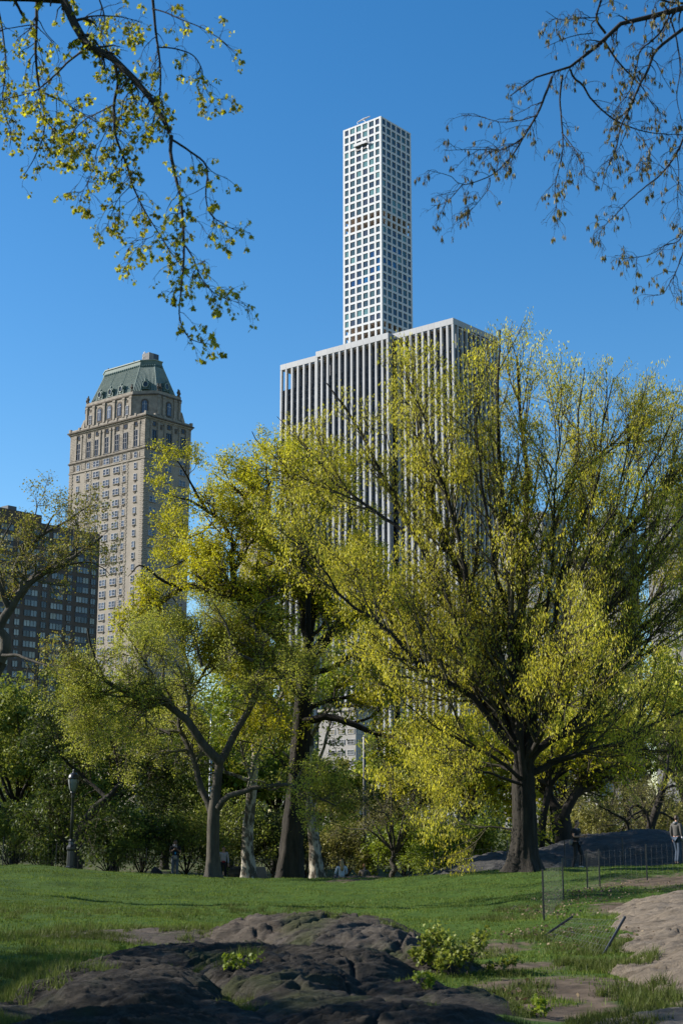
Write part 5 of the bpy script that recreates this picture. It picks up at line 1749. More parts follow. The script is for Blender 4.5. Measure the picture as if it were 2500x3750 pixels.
# shrubs under the trees
G2 = 'shrubs growing under the trees'
for i, (px, d, h, cr, lf, lb) in enumerate([
    (40, 70, 3.6, 2.6, 'leaf_mid', 'dark shrub at the far left below the trees'),
    (150, 73, 3.4, 2.4, 'leaf_dark', 'dark shrub left of the lamp post'),
    (400, 72, 3.6, 2.6, 'leaf_mid', 'dark leafy shrub right of the lamp post'),
    (520, 75, 4.0, 2.6, 'leaf_dark', 'dark leafy shrub left of the woman with the scarf'),
    (680, 74, 4.2, 2.6, 'leaf_mid', 'leafy shrub just right of the woman with the scarf'),
    (840, 78, 4.0, 2.6, 'leaf_mid', 'dark shrub behind the person in the grey sweater'),
    (1000, 78, 3.6, 2.6, 'leaf_dark', 'dark shrub left of the centre oak trunk'),
    (1120, 80, 3.6, 2.4, 'leaf_dark', 'dark shrub right of the centre oak trunk'),
    (1270, 76, 3.0, 2.4, 'leaf_olive', 'thin olive shrub behind the seated blond person'),
    (1480, 74, 2.8, 2.4, 'leaf_bright', 'bright green shrub along the fence between the oaks'),
    (1620, 70, 2.6, 2.4, 'leaf_bright', 'bright green shrub left of the rock mound'),
    (1750, 72, 2.8, 2.4, 'leaf_bright', 'bright green shrub left of the big oak trunk'),
    (2150, 72, 3.4, 2.4, 'leaf_olive', 'olive shrub behind the rock mound'),
    (2480, 74, 3.2, 2.4, 'leaf_olive', 'olive shrub behind the man at the right edge')]):
    park_tree('shrub', lb, px, 3190, d, h, cr, 80 + i, M['bark_dark'], M[lf], 'shrub', tr_r=0.06, n=(60, 400, 1300), per=6, size=(0.08, 0.18), fork=0.08, group=G2, nl=12, el=(0.15, 1.4), l=((2.0, 5.0), (1.2, 3.0), (0.8, 1.8)), spread=0.12)

# ground-hugging green behind everything: a far wood that reads as one mass
rng = np.random.default_rng(21)
n = 60000
x = rng.uniform(-48, 48, n)
y = rng.uniform(104, 126, n)
hmax = 5.0 + 2.2 * fbm(x * 0.12, y * 0.12, 3) - 1.6 * (np.abs(x - 3) < 8)
z = ground(x, y) + hmax * rng.random(n) ** 0.7
a = nrm(rng.normal(0, 1, (n, 3)))
s = nrm(np.cross(a, rng.normal(0, 1, (n, 3))))
L = rng.uniform(0.15, 0.4, (n, 1))
p = np.stack([x, y, z], 1)
V = np.stack([p - a * L / 2, p + s * L * 0.3, p + a * L / 2, p - s * L * 0.3], 1).reshape(-1, 3)
tag(inst('undergrowth', np_mesh('undergrowth', V, np.arange(4 * n).reshape(-1, 4), M['leaf_dark'])), 'dense dark green undergrowth far behind the trees', 'undergrowth', kind='stuff')

# ------------------------------------------------------------------ near trees whose boughs hang into the top of the view
LOBED_V = np.array([(0, 0, 0), (0.28, 0.18, 0.03), (0.22, 0.38, 0.05), (0.5, 0.55, 0.06), (0.24, 0.66, 0.05), (0, 1.0, -0.04), (-0.24, 0.66, 0.05), (-0.5, 0.55, 0.06), (-0.22, 0.38, 0.05), (-0.28, 0.18, 0.03), (0, 0.45, 0.0)])
LOBED_F = np.array([(10, k, k + 1) for k in range(9)] + [(10, 9, 0)])
NARROW_V = np.array([(0, 0, 0), (0.13, 0.4, 0.03), (0.1, 0.7, 0.02), (0, 1.0, -0.05), (-0.1, 0.7, 0.02), (-0.13, 0.4, 0.03), (0, 0.5, -0.03)])
NARROW_F = np.array([(6, k, k + 1) for k in range(5)] + [(6, 5, 0)])


def leaf_frames(P, nclus, k, rng, size, hang, spread, t0=0.15):
    """clusters of k leaves at points along the twigs P: origins, axes, sides, lengths"""
    N, n, _ = P.shape
    pi = rng.integers(0, N, nclus)
    t_ = t0 + (1 - t0) * rng.random(nclus) ** 0.5
    t_[rng.random(nclus) < 0.5] = 1.0
    f = t_ * (n - 1)
    i = np.minimum(f.astype(int), n - 2)
    w_ = (f - i)[:, None]
    p = P[pi, i] * (1 - w_) + P[pi, i + 1] * w_
    p = np.repeat(p, k, 0) + rng.normal(0, spread, (nclus * k, 3))
    c = len(p)
    a = nrm(nrm(rng.normal(0, 1, (c, 3))) * (1 - hang) + np.array([0, 0, -1.0]) * hang)
    s = nrm(np.cross(a, rng.normal(0, 1, (c, 3))))
    return p, a, s, rng.uniform(size[0], size[1], c)


def leaf_cloud(tv, tf, fr):
    p, a, s, L = fr
    nn = np.cross(s, a)
    B = np.stack([s, a, nn], 1) * L[:, None, None]
    V = p[:, None] + np.einsum('kj,njd->nkd', tv, B)
    k = len(tv)
    F = tf[None] + (np.arange(len(p)) * k)[:, None, None]
    return V.reshape(-1, 3), F.reshape(-1, 3)


def near_tree(t, limbs, n, ls, fr_args, tv, tf, lmat, droop, single):
    t.limbs = []
    for pts, d0, d1, r0, r1 in limbs:
        t.limb(pl(pts, d0, d1) if not isinstance(pts, np.ndarray) else pts, r0, r1, 26, 0.15)
    rng = t.rng
    LP = np.stack([q[0] for q in t.limbs])
    LR = np.stack([q[1] for q in t.limbs])
    lv, lf = tubes(LP, LR, 8)
    t.part('bough', lv, lf, t.bark)
    P1, R1 = spawn(LP, LR, n[0], rng, ls[0], (25, 75), -0.02, 0.12, 1.0, 8, 0.2, 0.4, 0.0022, droop=droop)
    P2, R2 = spawn(P1, R1, n[1], rng, ls[1], (25, 75), -0.03, 0.15, 1.0, 6, 0.22, 0.6, 0.0016, droop=droop)
    a, b_ = tubes(P1, R1, 5)
    c, d = tubes(P2, R2, 4)
    t.part('twigs', np.concatenate([a, c]), np.concatenate([b_, d + len(a)]), t.bark, stuff=True)
    fr = leaf_frames(np.concatenate([P2, P1[:, 2:]], 0) if P2.shape[1] == P1.shape[1] - 2 else P2, *fr_args[:2], rng, *fr_args[2:])
    # the leaves nearest the view axis are objects of their own, the rest one mass
    d_ = np.abs(fr[0][:, 0] / fr[0][:, 1]) - fr[3] * 2
    order = np.argsort(d_)
    one, rest = order[:single], order[single:]
    V, F = leaf_cloud(tv, tf, tuple(q[rest] for q in fr))
    t.part('crown', V, F, lmat, False, stuff=True)
    lm_ = np_mesh('leaf', tv, tf, lmat)
    for j in one:
        p, a_, s_, L = fr[0][j], fr[1][j], fr[2][j], fr[3][j]
        m4 = Matrix.Identity(4)
        nn = np.cross(s_, a_)
        for r in range(3):
            m4[r][0], m4[r][1], m4[r][2], m4[r][3] = s_[r] * L, a_[r] * L, nn[r] * L, (p - t.base)[r]
        o = bpy.data.objects.new('leaf', lm_)
        o.parent = t.root
        o.matrix_local = m4
        COL.objects.link(o)


def Z6(pts):
    return [(x * 0.638, y * 0.638) for x, y in pts]


def Z7(pts):
    return [(1500 + x * 0.638, y * 0.638) for x, y in pts]


b0 = np.array([-7.6, 11.0, gz(-7.6, 11.0) - 0.05])
t = Tree('maple_tree', 'maple whose leafy bough hangs into the upper left of the sky', 'tree', b0, M['bark_dark'], M['leaf_maple'], 31)
head = b0 + np.array([0.6, 0.2, 6.0])
t.trunk([b0, b0 + [0.1, 0, 2.0], b0 + [0.35, 0.1, 4.2], head], [0.26, 0.2, 0.17, 0.14])
s0 = at(0.638 * 300, 0, 11)
lead = np.array([head, head + [1.6, 0, 1.9], s0 * 0.5 + (head + [1.6, 0, 1.9]) * 0.5 + [0, 0, 0.35], s0])
mainp = np.vstack([lead[:-1], pl(Z6([(300, 0), (420, 120), (490, 270), (560, 285), (680, 370), (800, 480), (900, 610), (985, 780)]), 11, 10.6)])
limbs = [(mainp, 0, 0, 0.115, 0.017)]
for pts, d0, d1, r0, r1 in [
    ([(985, 780), (980, 880), (1010, 1020), (1040, 1170), (1050, 1380), (1040, 1540), (1025, 1700), (1020, 1850), (1080, 1960), (1190, 1990)], 10.6, 10.2, 0.015, 0.003),
    ([(660, 370), (680, 480), (655, 600), (665, 780), (720, 930), (760, 1060), (830, 1210), (900, 1320), (975, 1440), (1020, 1500)], 10.9, 11.3, 0.014, 0.003),
    ([(1050, 1390), (1110, 1480), (1150, 1580), (1210, 1660), (1290, 1710), (1390, 1740)], 10.4, 10.0, 0.007, 0.002),
    ([(985, 800), (1080, 860), (1170, 930), (1190, 1000), (1180, 1100), (1190, 1190), (1230, 1250), (1330, 1310), (1440, 1335)], 10.6, 10.9, 0.010, 0.002),
    ([(215, -60), (205, 150), (200, 260), (210, 440), (240, 590), (250, 680), (235, 800), (180, 920), (130, 1000)], 11.8, 12.0, 0.016, 0.003),
    ([(870, -80), (890, 150), (910, 290), (920, 400), (915, 540), (880, 700), (860, 800)], 11.5, 11.7, 0.014, 0.004),
    ([(875, 50), (960, 75), (1050, 115), (1160, 160), (1270, 230), (1350, 300)], 11.5, 11.2, 0.007, 0.002),
    ([(910, 270), (1010, 280), (1110, 320), (1160, 400), (1170, 480), (1210, 560), (1290, 570)], 11.5, 11.8, 0.007, 0.002),
    ([(480, 290), (400, 350), (330, 420), (200, 520), (60, 560), (-60, 600)], 11.0, 11.6, 0.010, 0.003),
    ([(200, 140), (100, 155), (20, 170), (-40, 200)], 11.8, 11.6, 0.006, 0.003),
    ([(230, 520), (330, 570), (450, 640), (560, 700), (660, 690), (760, 680)], 11.9, 11.4, 0.008, 0.003),
    ([(655, 600), (560, 650), (470, 700), (400, 790), (360, 900)], 11.0, 11.4, 0.006, 0.002),
    ([(420, 120), (560, 90), (700, 100), (820, 130)], 11.0, 11.8, 0.009, 0.003),
    ([(760, 1060), (680, 1140), (640, 1230), (610, 1310)], 11.2, 10.9, 0.004, 0.002),
    ([(900, 1320), (870, 1360), (780, 1380), (740, 1400)], 11.2, 11.4, 0.003, 0.002),
    ([(250, 680), (330, 760), (420, 800), (490, 840)], 12.0, 11.6, 0.004, 0.002),
    ([(800, 480), (720, 560), (700, 680), (720, 780)], 10.8, 11.4, 0.006, 0.002),
    ([(-20, 0), (20, 200), (30, 400), (10, 600), (60, 750), (50, 850)], 12.3, 12.0, 0.010, 0.002),
    ([(560, -40), (600, 100), (580, 220), (640, 330), (600, 440)], 12.0, 12.6, 0.008, 0.002),
    ([(640, 690), (560, 850), (540, 950), (500, 1050), (470, 1120)], 11.3, 11.0, 0.004, 0.002),
]:
    limbs.append((Z6(pts), d0, d1, r0, r1))
near_tree(t, limbs, (560, 1600), ((0.10, 0.40), (0.06, 0.2)), (1650, 6, (0.018, 0.045), 0.55, 0.012), LOBED_V, LOBED_F, M['leaf_maple'], 0.35, 300)
# the rest of its crown, out of view to the left and above, shades the rocks
t.limbs = []
extra_limbs(t, [head, b0 + np.array([0.35, 0.1, 4.4])], None, 14, (3.5, 6.5), (0.1, 1.3), np.random.default_rng(77), 0.07)
t.limbs = [q for q in t.limbs if q[0][-1][0] < -3.6 - 0.1 * max(0, q[0][-1][2] - 6)]
t.finish(120, 700, 2600, (1.0, 2.2), (0.5, 1.1), (0.3, 0.6), 6, (0.07, 0.13), 0.4, 0.7, spread=0.1, keep=lambda P: P[:, 0] < -0.262 * P[:, 1] - 0.5)

b0 = np.array([9.2, 12.5, gz(9.2, 12.5) - 0.05])
t = Tree('elm_tree', 'tree with tasselled drooping bough hanging into the upper right of the sky', 'tree', b0, M['bark_dark'], M['leaf_tassel'], 32)
head = b0 + np.array([-0.6, 0.2, 6.2])
t.trunk([b0, b0 + [-0.1, 0, 2.0], b0 + [-0.35, 0.1, 4.2], head], [0.28, 0.22, 0.19, 0.16])
s0 = at(1500 + 0.638 * 1568, 0.638 * 70, 11.5)
mainp = np.vstack([[head, head * 0.55 + s0 * 0.45 + [0, 0, 0.9], s0 + [0.5, 0, 0.1]], pl(Z7([(1568, 72), (1440, 90), (1300, 110), (1190, 150), (1120, 190), (1080, 260), (1000, 330), (900, 400), (820, 440), (720, 450), (660, 480), (600, 530), (560, 560)]), 11.5, 11.2)])
limbs = [(mainp, 0, 0, 0.10, 0.004)]
for pts, d0, d1, r0, r1 in [
    ([(815, 440), (770, 560), (730, 660), (660, 780), (600, 880), (540, 950), (470, 1010), (370, 1050), (300, 1060), (240, 1010), (180, 995), (110, 980)], 11.3, 10.9, 0.011, 0.002),
    ([(875, 430), (860, 560), (870, 700), (875, 850), (850, 980), (830, 1080), (840, 1200), (848, 1310)], 11.3, 11.6, 0.009, 0.002),
    ([(920, 400), (940, 450), (990, 490), (1030, 560), (1110, 640), (1200, 700), (1330, 750), (1450, 770), (1580, 775)], 11.3, 11.8, 0.010, 0.003),
    ([(1110, 230), (1180, 340), (1260, 430), (1330, 500), (1390, 600), (1450, 660)], 11.4, 12.0, 0.010, 0.002),
    ([(1470, 110), (1440, 180), (1380, 240), (1320, 290), (1290, 420), (1250, 530), (1180, 620), (1120, 700)], 11.4, 11.9, 0.009, 0.002),
    ([(1590, 150), (1480, 230), (1400, 310), (1360, 420), (1310, 500), (1260, 620), (1200, 740), (1180, 850), (1120, 990), (1090, 1100)], 11.6, 11.2, 0.016, 0.002),
    ([(1590, 740), (1530, 870), (1440, 990), (1330, 1080), (1250, 1150), (1180, 1220), (1110, 1290), (1075, 1370)], 11.9, 11.5, 0.010, 0.002),
    ([(1590, 1200), (1550, 1370), (1470, 1400), (1390, 1450), (1290, 1470), (1200, 1480)], 12.0, 11.7, 0.006, 0.002),
    ([(1590, 1380), (1540, 1520), (1480, 1640), (1440, 1690), (1340, 1690)], 12.0, 12.2, 0.006, 0.002),
    ([(1120, 190), (1070, 110), (1090, 20), (1110, -60)], 11.4, 11.0, 0.012, 0.006),
    ([(1070, 110), (1040, 140), (1050, 190)], 11.3, 11.2, 0.006, 0.003),
    ([(1075, 100), (960, 105), (860, 110), (780, 60)], 11.3, 11.0, 0.005, 0.002),
    ([(1050, 190), (960, 200), (860, 230), (770, 270)], 11.2, 11.0, 0.005, 0.002),
    ([(660, 780), (550, 850), (450, 855), (330, 855), (200, 860)], 11.1, 10.8, 0.005, 0.002),
    ([(730, 660), (640, 690), (520, 700), (400, 670), (290, 660)], 11.2, 11.5, 0.005, 0.002),
    ([(460, 1020), (450, 1080), (400, 1150), (320, 1240)], 11.0, 10.7, 0.004, 0.002),
    ([(300, 1060), (250, 1120), (190, 1170), (120, 1180)], 10.9, 11.1, 0.004, 0.002),
    ([(1490, 100), (1530, 230), (1550, 400), (1530, 560), (1560, 700)], 11.6, 12.0, 0.008, 0.003),
    ([(1530, 870), (1540, 1000), (1530, 1150), (1550, 1250)], 11.9, 12.2, 0.005, 0.002),
    ([(870, 760), (940, 850), (990, 930), (1010, 1010), (1080, 1060)], 11.4, 11.1, 0.005, 0.002),
    ([(1250, 620), (1240, 750), (1170, 900), (1100, 1000)], 11.3, 11.7, 0.005, 0.001),
    ([(1300, 760), (1370, 860), (1360, 950), (1290, 990)], 11.8, 11.5, 0.004, 0.001),
    ([(1568, 20), (1480, 10), (1380, -20)], 11.4, 11.0, 0.012, 0.006),
]:
    limbs.append((Z7(pts), d0, d1, r0, r1))
near_tree(t, limbs, (520, 1500), ((0.12, 0.38), (0.06, 0.18)), (680, 8, (0.024, 0.056), 0.8, 0.009), NARROW_V, NARROW_F, M['leaf_tassel'], 0.45, 300)
t.limbs = []
extra_limbs(t, [head, b0 + np.array([-0.35, 0.1, 4.4])], None, 12, (3.5, 6.0), (0.2, 1.3), np.random.default_rng(78), 0.07)
t.limbs = [q for q in t.limbs if q[0][-1][0] > 5.0]
t.finish(90, 500, 1800, (1.0, 2.2), (0.5, 1.1), (0.3, 0.6), 4, (0.06, 0.12), 0.5, 0.5, spread=0.1, keep=lambda P: P[:, 0] > 0.262 * P[:, 1] + 0.5)

# trees standing left of the view: their shade falls across the rocks and the lawn
for i, (x, y, h, cr, lb) in enumerate([(-15.5, 13.5, 11, 5.0, 'leafy tree out of view beside the foreground rocks'), (-17, 22, 11, 4.5, 'leafy tree out of view left of the lawn slope')]):
    park_tree('maple_tree', lb, 0, 0, 0, h, cr, 95 + i, M['bark_dark'], M['leaf_maple'], base_xyz=(x, y, 0), n=(80, 600, 2600 if i == 0 else 1700), per=8 if i == 0 else 5, size=(0.11, 0.2), group='trees beside the viewpoint')

# leafy bush in the hollow between the rocks
p = gpt(1690, 3570)
b0 = np.array([p[0], p[1], p[2] - 0.05])
t = Tree('leafy_bush', 'bright green leafy bush growing from the rock hollow', 'bush', b0, M['bark_grey'], M['leaf_mid'], 90)
rb = np.random.default_rng(90)
for k in range(16):
    a = rb.uniform(0, 6.28)
    r = rb.uniform(0.15, 0.75)
    h = rb.uniform(0.25, 0.62)
    t.limb([b0 + [0.25 * r * math.cos(a), 0.25 * r * math.sin(a), 0], b0 + [0.6 * r * math.cos(a), 0.6 * r * math.sin(a), 0.6 * h], b0 + [r * math.cos(a), r * math.sin(a), h]], 0.008, 0.003, 10)
LP = np.stack([q[0] for q in t.limbs])
LR = np.stack([q[1] for q in t.limbs])
V, F = tubes(LP, LR, 5)
t.part('stems', V, F, M['bark_grey'], stuff=True)
P1, R1 = spawn(LP, LR, 110, rb, (0.1, 0.24), (30, 80), 0.1, 0.25, 1, 6, 0.15, 0.6, 0.002)
V, F = tubes(P1, R1, 4)
t.part('twigs', V, F, M['bark_grey'], stuff=True)
fr = leaf_frames(P1, 420, 5, rb, (0.03, 0.075), 0.15, 0.03)
V, F = leaf_cloud(LOBED_V, LOBED_F, tuple(q[300:] for q in fr))
t.part('crown', V, F, M['leaf_mid'], False, stuff=True)
lm_ = np_mesh('leaf', LOBED_V, LOBED_F, M['leaf_mid'])
for j in range(300):
    p_, a_, s_, L = fr[0][j], fr[1][j], fr[2][j], fr[3][j]
    nn = np.cross(s_, a_)
    m4 = Matrix.Identity(4)
    for r in range(3):
        m4[r][0], m4[r][1], m4[r][2], m4[r][3] = s_[r] * L, a_[r] * L, nn[r] * L, (p_ - t.base)[r]
    o = bpy.data.objects.new('leaf', lm_)
    o.parent = t.root
    o.matrix_local = m4
    COL.objects.link(o)


def rock_top(x, y):
    z = gz(x, y)
    for xs, ys, D_ in ROCKMASK:
        if xs[0] < x < xs[-1] and ys[0] < y < ys[-1]:
            z = max(z, gz(x, y) + float(D_[min(np.searchsorted(ys, y), len(ys) - 1), min(np.searchsorted(xs, x), len(xs) - 1)]))
    return z


# small weeds in the cracks
for i, (px, py, lb) in enumerate([(1010, 3440, 'low leafy weed in the crack behind the dark slab'), (880, 3690, 'small leafy weed on the dark slab at the bottom centre'), (1560, 3700, 'small leafy weed at the foot of the slab below the bush'), (1950, 3720, 'low green weed at the bottom edge left of the pale boulder'), (440, 3525, 'tiny weed on top of the lower left boulder')]):
    p = gpt(px, py)
    b0 = np.array([p[0], p[1], rock_top(p[0], p[1]) - 0.02])
    t = Tree('weed', lb, 'weed', b0, M['bark_grey'], M['leaf_bright'], 120 + i, 'weeds growing on the rocks')
    rw = np.random.default_rng(120 + i)
    sc = 0.5 if i == 4 else 1.0
    for k in range(8):
        a = rw.uniform(0, 6.28)
        r = rw.uniform(0.05, 0.28) * sc
        h = rw.uniform(0.05, 0.2) * sc
        t.limb([b0, b0 + [0.6 * r * math.cos(a), 0.6 * r * math.sin(a), 0.7 * h], b0 + [r * math.cos(a), r * math.sin(a), h]], 0.004, 0.002, 8)
    LP = np.stack([q[0] for q in t.limbs])
    LR = np.stack([q[1] for q in t.limbs])
    V, F = tubes(LP, LR, 4)
    t.part('stems', V, F, M['bark_grey'])
    V, F = leaf_cloud(LOBED_V, LOBED_F, leaf_frames(LP, 60, 3, rw, (0.025 * sc, 0.06 * sc), 0.05, 0.02))
    t.part('foliage', V, F, M['leaf_bright'], False, stuff=True)

# ------------------------------------------------------------------ lamp posts and poles
def lamp_post(px, py, d, label, ht=3.95):
    p = at(px, py, d)
    p[2] = gz(p[0], p[1]) - 0.03
    e_ = tag(empty('lamp_post', tuple(p)), label, 'lamp post')
    MB().lathe([(0.24, 0), (0.24, 0.12), (0.19, 0.16), (0.18, 0.75), (0.22, 0.82), (0.22, 0.9), (0.13, 1.0), (0.11, 1.12), (0.14, 1.16), (0.10, 1.22)], 8).build('base', M['iron'], e_)
    MB().lathe([(0.085, 1.2), (0.07, 2.2), (0.06, 2.85), (0.10, 2.9), (0.07, 2.96), (0.12, 3.05), (0.14, 3.12)], 12).build('shaft', M['iron'], e_, smooth=True)
    lu = empty('luminaire', (0, 0, 3.12))
    lu.parent = e_
    MB().lathe([(0.13, 0.0), (0.2, 0.14), (0.255, 0.34), (0.27, 0.48), (0.24, 0.56)], 16).build('globe', M['frosted'], lu, smooth=True)
    MB().lathe([(0.285, 0.50), (0.275, 0.56), (0.24, 0.66), (0.15, 0.74), (0.07, 0.77), (0.05, 0.82), (0.07, 0.86), (0.02, 0.92)], 16).build('cap', M['iron'], lu, smooth=True)
    for k in range(4):
        a = math.pi / 4 + k * math.pi / 2 + 0.25
        MB().tube([((r + 0.012) * math.cos(a), (r + 0.012) * math.sin(a), z) for r, z in ((0.13, 0.0), (0.2, 0.14), (0.255, 0.34), (0.27, 0.5))], 0.016, 5).build('rib', M['iron'], lu)
    return e_


lamp_post(258, 3186, 57.5, 'black park lamp post with frosted globe left of the lawn crest').scale = (0.8, 0.8, 0.95)


def pole(px, py, d, ytop, r, m_, label, arm=None, sleeve=None):
    p = at(px, py, d)
    p[2] = gz(p[0], p[1]) - 0.03
    h = at(px, ytop, d)[2] - p[2]
    e_ = tag(empty('street_pole', tuple(p)), label, 'pole')
    MB().lathe([(r * 1.25, 0), (r, 0.4), (r * 0.7, h), (r * 0.3, h + 0.05)], 10).build('shaft', m_, e_, smooth=True)
    MB().lathe([(r * 1.9, 0), (r * 1.9, 0.15), (r * 1.3, 0.25)], 10).build('foot', m_, e_)
    if sleeve:
        MB().lathe([(r * 1.3, 0.26), (r * 1.3, 1.15), (r * 1.1, 1.16)], 10).build('sleeve', sleeve, e_)
    if arm:
        MB().tube([(0, 0, h - 0.1), (arm * 0.5, 0, h + 0.25), (arm, 0, h + 0.35)], r * 0.5, 6).build('arm', m_, e_)
        MB().box(arm - 0.1, arm + 0.5, -0.12, 0.12, h + 0.25, h + 0.38).build('lamp_head', m_, e_)
    return e_


pole(764, 3215, 72, 2615, 0.085, M['steel'], 'tall grey steel pole with white foot beside the forked grey tree', sleeve=plain('white_sleeve', (0.6, 0.6, 0.6)), arm=-0.9)
pole(1335, 3205, 76, 2700, 0.10, M['iron'], 'tall black pole right of the seated blond person')


# ------------------------------------------------------------------ wire fences
M['wire'] = mat('weathered_wire', (0.10, 0.105, 0.10), (0.07, 0.07, 0.07), 0.6, 5)

def fence(label, posts, hh=1.05, mt=None, wires=True, cell=0.2, lean=None, name='wire_fence'):
    """posts: list of (px, py) ground points or 3D; each post and each wire panel is a part"""
    P = []
    for q in posts:
        p = gpt(*q) if len(q) == 2 else np.array([at(q[0], q[1], q[2])[0], q[2], 0.0])
        p[2] = gz(p[0], p[1])
        P.append(p)
    e_ = tag(empty(name, tuple(P[0])), label, 'fence')
    mt = mt or M['iron']
    o0 = P[0]
    tops = []
    for i, p in enumerate(P):
        ln = np.array(lean[i] if lean else (0, 0, 1.0), float)
        ln = ln / np.linalg.norm(ln)
        a, b_ = p - o0 - ln * 0.1, p - o0 + ln * (hh + 0.06)
        MB().tube([a, b_], 0.021, 6).build('post', mt, e_)
        tops.append((p - o0, p - o0 + ln * hh))
    if wires:
        for i in range(len(P) - 1):
            a0, a1 = tops[i]
            b0_, b1 = tops[i + 1]
            w_ = MB()
            L = np.linalg.norm(b0_ - a0)
            nv = max(3, int(L / cell))
            for k in range(6):
                f = 0.04 + 0.94 * k / 5
                w_.tube([a0 + (a1 - a0) * f, b0_ + (b1 - b0_) * f], 0.0018, 3, cap=False)
            for k in range(1, nv):
                f = k / nv
                p0 = a0 + (b0_ - a0) * f
                g_ = gz(p0[0] + o0[0], p0[1] + o0[1]) - o0[2]
                p0 = np.array([p0[0], p0[1], g_ + 0.02])
                w_.tube([p0, a1 + (b1 - a1) * f], 0.0015, 3, cap=False)
            tag(w_.build('wire_panel', M['wire'], e_), kind='stuff')
    return e_


fence('low wire fence running right behind the lawn from the leaning post', [(1990, 3372), (2062, 3300), (2150, 3262), (2195, 3248), (2368, 3225), (2520, 3205)], 0.98)
fence('wire fence in front of the rock mound behind the oak', [(1858, 3176, 57), (2068, 3172, 57.5), (2280, 3165, 58), (2500, 3160, 58)], 1.15)
fence('slumped wire fence with a post fallen sideways on the grass', [(1985, 3432), (2208, 3500)], 0.6, lean=[(0.8, 0.1, 0.5), (0.5, 0.1, 0.75)])
fence('wire fence along the shrubs behind the lawn centre', [(1385, 3210, 66), (1590, 3205, 65), (1800, 3200, 64)], 1.25)
fence('wire fence behind the lawn crest at the left', [(10, 3170, 62), (205, 3180, 64), (535, 3200, 68), (640, 3205, 70)], 1.3)


def picket(label, pts, hh, gap=0.14):
    A, B_ = [np.array([at(x, 3200, d)[0], d, 0]) for x, d in pts]
    A[2], B_[2] = gz(A[0], A[1]), gz(B_[0], B_[1])
    e_ = tag(empty('iron_fence', tuple(A)), label, 'fence')
    n = int(np.linalg.norm(B_ - A) / gap)
    pm_ = MB().tube([(0, 0, 0), (0, 0, hh - 0.08), (0, 0, hh)], [0.011, 0.011, 0.003], 5).mesh('picket', M['iron'])
    for k in range(n + 1):
        p = A + (B_ - A) * k / n
        inst('picket', pm_, e_, tuple(np.array([p[0], p[1], gz(p[0], p[1])]) - A))
    for f in (0.12, hh - 0.15):
        MB().tube([(0, 0, f), tuple(B_ - A + [0, 0, f])], 0.014, 5).build('rail', M['iron'], e_)


picket('thin black iron fence behind the trunks at the lawn edge', [(835, 74), (1260, 74)], 1.25)


# boulders and a stone block beyond the lawn
def boulder(px, py, d, rx, ry, rz, label, seed, m_=None):
    p = at(px, py, d)
    g_ = gz(p[0], p[1])
    th = np.linspace(0, math.pi, 14)
    ph = np.linspace(0, 2 * math.pi, 22, endpoint=False)
    T_, Ph = np.meshgrid(th, ph, indexing='ij')
    v = np.stack([np.sin(T_) * np.cos(Ph), np.sin(T_) * np.sin(Ph), np.cos(T_)], -1)
    nz = 1 + 0.16 * fbm(v[..., 0] * 1.8 + seed, v[..., 1] * 1.8, 3, v[..., 2] * 1.8 + seed)
    v = v * nz[..., None] * np.array([rx, ry, rz])
    V = v.reshape(-1, 3)
    n = 22
    i = (np.arange(13)[:, None] * n + np.arange(n)[None]).ravel()
    j = (np.arange(13)[:, None] * n + (np.arange(n)[None] + 1) % n).ravel()
    F = np.stack([i, i + n, j + n, j], 1)
    o = inst('boulder', np_mesh('boulder', V, F, m_ or M['schist'], True), None, (p[0], p[1], g_ + rz * 0.4))
    return tag(o, label, 'boulder')


boulder(572, 3195, 69, 0.30, 0.3, 0.42, 'dark rounded boulder left of the woman with the scarf', 3.0, M['iron'] if False else mat('dark_stone', (0.02, 0.021, 0.026), (0.03, 0.03, 0.036), 0.9, 3))
boulder(868, 3205, 70, 0.42, 0.4, 0.5, 'dark low boulder between the grey sweater person and plane trunk', 5.0)
p = at(955, 3222, 70)
e_ = inst('stone_block', MB().prism([(-0.28, -0.25), (0.36, -0.25), (0.36, 0.25), (-0.28, 0.25)], -0.05, 0.62, top=[(-0.28, -0.2), (0.18, -0.2), (0.18, 0.2), (-0.28, 0.2)]).mesh('stone_block', M['granite']), None, (p[0], p[1], gz(p[0], p[1])))
tag(e_, 'grey tapered stone block beside the white plane trunk', 'stone block')
for i, (px, py, lb) in enumerate([(1300, 3215, 'flat low stone beside the seated blond person'), (1365, 3212, 'flat low stone below the black pole')]):
    boulder(px, py, 62, 0.55, 0.3, 0.16, lb, 8.0 + i, M['schist_brown'])


# ------------------------------------------------------------------ people
def skin(name, verts, edges, rad, m_, sub=1, root=0):
    me = bpy.data.meshes.new(name)
    me.from_pydata([tuple(v) for v in verts], edges, [])
    o = bpy.data.objects.new(name, me)
    COL.objects.link(o)
    sk = o.modifiers.new('skin', 'SKIN')
    sk.use_smooth_shade = True
    for i, r in enumerate(rad):
        sv_ = me.skin_vertices[0].data[i]
        sv_.radius = (r, r) if np.isscalar(r) else r
        sv_.use_root = (i == root)
    ss = o.modifiers.new('sub', 'SUBSURF')
    ss.levels = ss.render_levels = sub
    dg = bpy.context.evaluated_depsgraph_get()
    out = bpy.data.meshes.new_from_object(o.evaluated_get(dg))
    out.name = name
    out.materials.clear()
    out.materials.append(m_)
    bpy.data.objects.remove(o)
    return out


SKIN = plain('skin_light', (0.42, 0.24, 0.17), 0.6)
SKIN2 = plain('skin_brown', (0.22, 0.12, 0.08), 0.6)


